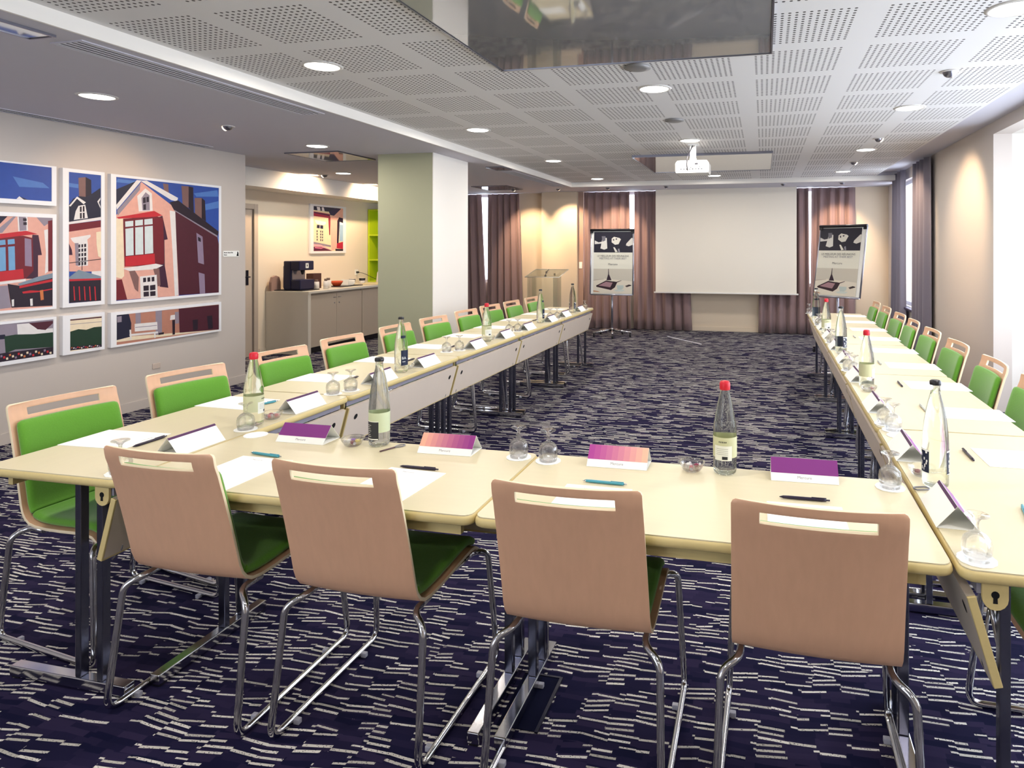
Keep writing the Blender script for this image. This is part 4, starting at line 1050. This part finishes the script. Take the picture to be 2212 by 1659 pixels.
t = thing('lectern', 'clear acrylic lectern behind the far end of the left table row', 'lectern', (-3.33, 9.85, 0))
M = Matrix.Translation((0, -.25, 1.0)) @ Matrix.Rotation(math.atan2(.10, .5), 4, 'X')
bm = B(); box(bm, -.27, .28, 0, .52, 0, .012, M=M); obj('reading_top', bm, ACRYL, t)
bm = B(); ed = [M @ Vector(p) for p in ((-.27, 0, .006), (.28, 0, .006), (.28, .52, .006), (-.27, .52, .006))]; tube(bm, ed, .006, 6, closed=True); obj('top_edge', bm, mat('acrylic_edge', 'dcdcd4', .2), t)
for a, b, c, e in ((-.25, -.242, -.2, .2), (.17, .178, -.2, .2)): obj('side_panel', boxes((a, b, c, e, .02, 1.0)), ACRYL, t)
obj('back_panel', boxes((-.242, .17, .0, .008, .02, .98)), ACRYL, t)
obj('base_plate', boxes((-.3, .25, -.22, .22, 0, .02), bev=.003), ACRYL, t)
bm = B()
for x, y, z in ((.02, -.12, 1.02), (.13, .0, 1.035), (-.05, .14, 1.06)): lathe(bm, [(0, 0), (.016, 0), (.016, .03), (0, .03)], 12, (x, y, z - .015))
tube(bm, fillet([(.02, -.12, 1.03), (.03, -.10, 1.08), (.05, -.04, 1.12)], .02), .004, 6); obj('fixing_bolt', bm, DARKM, t)

# ------------------------------------------------------------------ kitchenette
CAB = mat('cabinet_beige', 'bcae9c', .5); CT = mat('worktop_pale', 'ddd6c8', .4)
def cabinet(y0, y1, lab, knobs_y, side=False):
    t = thing('base_cabinet', lab, 'cabinet', (-6.69, y0, 0)); d = .655; L = y1 - y0
    obj('body', boxes((0, d - .02, .0, L, .085, .83), bev=.002), mat('cabinet_side', '94887c', .55), t); obj('plinth', boxes((0, d - .06, .0, L, 0, .084)), BLACK, t)
    n = 2; w = L / n
    for k in range(n):
        a, b = k * w + .003, (k + 1) * w - .003
        dr = obj('door', boxes((d - .0195, d, a, b, .09, .80), bev=.002), CAB, t)
        yk = b - .05 if k == 0 else a + .05
        bm = B(); tube(bm, [(d, yk - .02, .745), (d + .022, yk - .02, .747), (d + .022, yk + .02, .747), (d, yk + .02, .745)], .004, 6); obj('handle', bm, STEEL, dr)
        bm = B(); lathe(bm, [(0, 0), (.008, 0), (.008, .006), (0, .006)], 10)
        for v in bm.verts: v.co = Vector((d + v.co.z, yk + v.co.x, .665 + v.co.y))
        obj('lock', bm, STEEL, dr)
cabinet(7.765, 8.99, 'beige two door base cabinet under the coffee machine', 0); cabinet(9.0, 10.23, 'beige two door base cabinet partly hidden by the olive column', 0)
t = obj('worktop', boxes((-6.695, -6.01, 7.74, 10.6, .832, .862), (-6.695, -6.02, 7.742, 7.764, 0, .832), (-6.033, -6.02, 7.764, 7.80, 0, .832), bev=.0015), [CT]); tag(t, 'pale worktop with waterfall end running along the kitchenette wall', 'worktop')
K = .8625
t = thing('serving_tray', 'black tray under the coffee machine', 'tray', (-6.40, 7.98, K)); obj('plate', boxes((-.24, .24, -.19, .19, 0, .012), bev=.004), BLACK, t)
t = thing('coffee_machine', 'navy black coffee machine at the near end of the kitchenette counter', 'coffee machine', (-6.36, 8.0, K + .0125))
obj('body', boxes((-.14, -.02, -.15, .15, .0, .40), (-.02, .12, -.15, .15, .27, .40), (-.02, .13, -.15, .15, 0, .14), bev=.012), NAVYG, t)
obj('steel_back', boxes((-.019, -.012, -.13, .13, .141, .269)), mat('machine_steel', 'a4a4b0', .3, .8), t)
bm = B(); lathe(bm, [(0, .21), (.014, .21), (.02, .23), (.03, .269), (0, .269)], 14, (.05, 0, 0)); obj('spout', bm, BLACK, t)
obj('badge', boxes((.1205, .124, -.03, .03, .30, .37), bev=.006), WHITEG, t); obj('badge_mark', boxes((.124, .125, -.008, .008, .32, .35)), BLACK, t)
obj('water_tank', boxes((-.17, -.141, -.12, .12, .02, .33), bev=.006), mat('tank_grey', '8c8488', .3), t)
t = thing('oval_dome', 'rounded smoky cover standing behind the coffee machine', 'cover', (-6.62, 8.0, K)); bm = B(); prism(bm, [(-.09, 0), (.09, 0), (.088, .12), (.06, .19), (0, .21), (-.06, .19), (-.088, .12)], -.02, .02, 'x'); obj('cover', bm, mat('cover_smoke', '9c8078', .3), t, (0, -.17, 0))
def jar(x, y, r, h, col, lab, lid='5c4a44'):
    t = thing('canister', lab, 'canister', (x, y, K), 0, 'small canisters on the counter'); bm = B(); lathe(bm, [(0, 0), (r, 0), (r, h * .72), (r * .8, h * .78), (0, h * .78)], 16); obj('body', bm, mat('jar_' + col, col, .35), t)
    bm = B(); lathe(bm, [(r * .6, h * .78), (r * .62, h), (0, h)], 14); obj('lid', bm, mat('lid_' + lid, lid, .4), t)
jar(-6.25, 8.22, .035, .14, 'e8e4e0', 'white canister nearest the coffee machine'); jar(-6.16, 8.30, .035, .15, 'e8e4e0', 'white canister in front of the brown box'); jar(-6.28, 8.52, .04, .15, 'e4e0dc', 'white canister right of the brown box')
o = obj('tea_box', boxes((-.06, .06, -.09, .09, 0, .22), bev=.003), mat('box_brown', '4a2c28', .5), None, (-6.45, 8.42, K)); tag(o, 'dark brown box behind the white canisters', 'box')
t = thing('serving_tray', 'black tray with white napkins in the middle of the counter', 'tray', (-6.36, 9.0, K)); obj('plate', boxes((-.15, .15, -.28, .28, 0, .012), bev=.004), BLACK, t)
bm = B(); lathe(bm, [(0, .0), (.05, .0), (.085, .055), (.09, .075), (.084, .075), (.05, .01), (0, .008)], 20); o = obj('bowl', bm, mat('bowl_red', 'c8502c', .4), None, (-6.36, 8.83, K + .013)); tag(o, 'orange red bowl on the black tray', 'bowl')
bm = B()
for k in range(7): box(bm, -.07, .07, -.001, .001, 0, .09, M=Matrix.Translation((0, k * .022 - .05, 0)) @ Matrix.Rotation(-.25 - .06 * k, 4, 'X'))
o = obj('napkins', bm, WHITEP, None, (-6.36, 9.06, K + .013)); o['label'] = 'white fanned napkins beside the orange red bowl'; o['category'] = 'napkins'; o['kind'] = 'stuff'
for k, (x, y) in enumerate(((-6.50, 9.42), (-6.52, 9.72))):
    t = thing('cup', 'black and white cup, %s of two on the counter' % ('nearer', 'farther')[k], 'cup', (x, y, K), 0, 'cups'); bm = B(); lathe(bm, [(0, 0), (.03, 0), (.045, .03), (.05, .09), (.046, .09), (.04, .03), (0, .008)], 18); obj('bowl', bm, WHITEG, t)
    bm = B(); lathe(bm, [(.0475, .05), (.0505, .09), (.0515, .09), (.0485, .05)], 18); obj('dark_band', bm, BLACK, t)
t = thing('kettle', 'white kettle at the far end of the counter beside the olive column', 'kettle', (-6.33, 9.99, K), PI / 2 * 3); bm = B(); lathe(bm, [(0, 0), (.085, 0), (.09, .02), (.07, .18), (.05, .20), (0, .205)], 22); obj('body', bm, mat('kettle_white', 'dcd8d4', .25), t)
bm = B(); tube(bm, fillet([(0, .07, .17), (0, .13, .17), (0, .12, .05), (0, .085, .04)], .03), .009, 8); obj('handle', bm, BLACK, t); bm = B(); lathe(bm, [(.05, .2), (.045, .215), (.012, .22), (.012, .24), (0, .24)], 16); obj('lid', bm, BLACK, t)
o = obj('worktop_tray', boxes((-.14, .14, -.2, .2, 0, .02), bev=.004), mat('tray_cream', 'e0d2a8', .5), None, (-6.2, 9.66, K)); tag(o, 'cream flat tray between the cups and the kettle', 'tray'); o.name = 'cream_tray'
t = thing('power_outlet', 'white power outlet with a black plug above the counter', 'power outlet', (-6.7, 9.82, 1.0)); obj('plate', boxes((0, .008, -.04, .04, 0, .09), bev=.003), WHITEG, t)
bm = B(); tube(bm, [(.008, 0, .045), (.045, 0, .045)], .016, 10); tube(bm, fillet([(.045, 0, .045), (.12, .06, .02), (.2, .16, -.05), (.28, .24, -.10)], .05), .004, 6); obj('plug', bm, BLACK, t)
LIME = mat('lime_lacquer', 'b4cc20', .45)
t = thing('lime_shelf', 'lime green shelf unit on the end of the counter beside the olive column', 'shelf', (-6.69, 10.14, K))
obj('side_panel', boxes((0, .03, 0, .34, 0, 1.26), bev=.002), LIME, t); obj('side_panel', boxes((.60, .63, 0, .34, 0, 1.26), bev=.002), LIME, t); obj('back_panel', boxes((.03, .60, .325, .34, 0, 1.26)), LIME, t)
for z in (0, .37, .80, 1.235): obj('shelf_board', boxes((.03, .60, 0, .325, z, z + .025)), LIME, t)
o = obj('shelf_box', boxes((0, .10, 0, .1, 0, .15), bev=.004), mat('box_lime', '8ca028', .5), None, (-6.50, 10.2, K + .3955)); tag(o, 'small green box standing on the lime shelf', 'box')

# ------------------------------------------------------------------ on the floor
t = thing('floor_box', 'dark floor socket hatch with a metal edge under the front tables', 'floor box', (-.76, 2.01, 0)); obj('lid', boxes((-.04, .085, -.125, .125, .0002, .003)), mat('hatch_dark', '0c0f28', .9, spec=.1), t); obj('metal_edge', boxes((.085, .095, -.13, .13, .0002, .006), (-.04, .085, .125, .133, .0002, .005)), DARKM, t)
o = obj('floor_strip', boxes((-.485, .485, -.012, .012, 0, .006), bev=.001), mat('strip_white', 'd8d8e0', .5), None, (-1.228, 10.34, .0003), math.atan2(-.748, .62)); tag(o, 'thin white strip lying on the carpet before the projection screen', 'strip')

# ------------------------------------------------------------------ daylight, world, camera
w = bpy.data.worlds.new('World'); sc.world = w; w.use_nodes = True; nt = w.node_tree; bg = nt.nodes['Background']
bg.inputs[0].default_value = (.80, .88, 1.0, 1); bg.inputs[1].default_value = EN_W
def portal(x, y, z, sx, sy, aim):
    l = bpy.data.lights.new('portal', 'AREA'); l.shape = 'RECTANGLE'; l.size = sx; l.size_y = sy; l.cycles.is_portal = True
    o = bpy.data.objects.new('portal', l); COL.objects.link(o); o.location = (x, y, z); o.rotation_euler = Vector(aim).to_track_quat('-Z', 'Y').to_euler()
portal(2.80, 3.72, 1.47, 5.1, 2.1, (-1, 0, 0)); portal(-3.3, -3.3, 1.58, 2.6, 1.6, (0, 1, 0)); portal(2.2, 9.72, 1.5, 1.4, 1.9, (-1, 0, 0))
cam = bpy.data.cameras.new('camera'); co = bpy.data.objects.new('camera', cam); COL.objects.link(co); sc.camera = co
co.location = (0, 0, 1.47); co.rotation_euler = (PI / 2, 0, .2312)
cam.sensor_width = 36; cam.sensor_fit = 'HORIZONTAL'; cam.lens = 36 * 1419.05 / 2212; cam.shift_x = (1106 - 1315.9) / 2212; cam.shift_y = -(829.5 - 533.56) / 2212; cam.clip_start = .05
sc.view_settings.view_transform = 'Standard'; sc.view_settings.look = 'None'; sc.view_settings.gamma = 1; sc.view_settings.use_curve_mapping = False
sc.view_settings.exposure = EXPO
sc.cycles.max_bounces = 10; sc.cycles.transparent_max_bounces = 16; sc.cycles.transmission_bounces = 10; sc.cycles.sample_clamp_indirect = 6
bpy.context.view_layer.update()
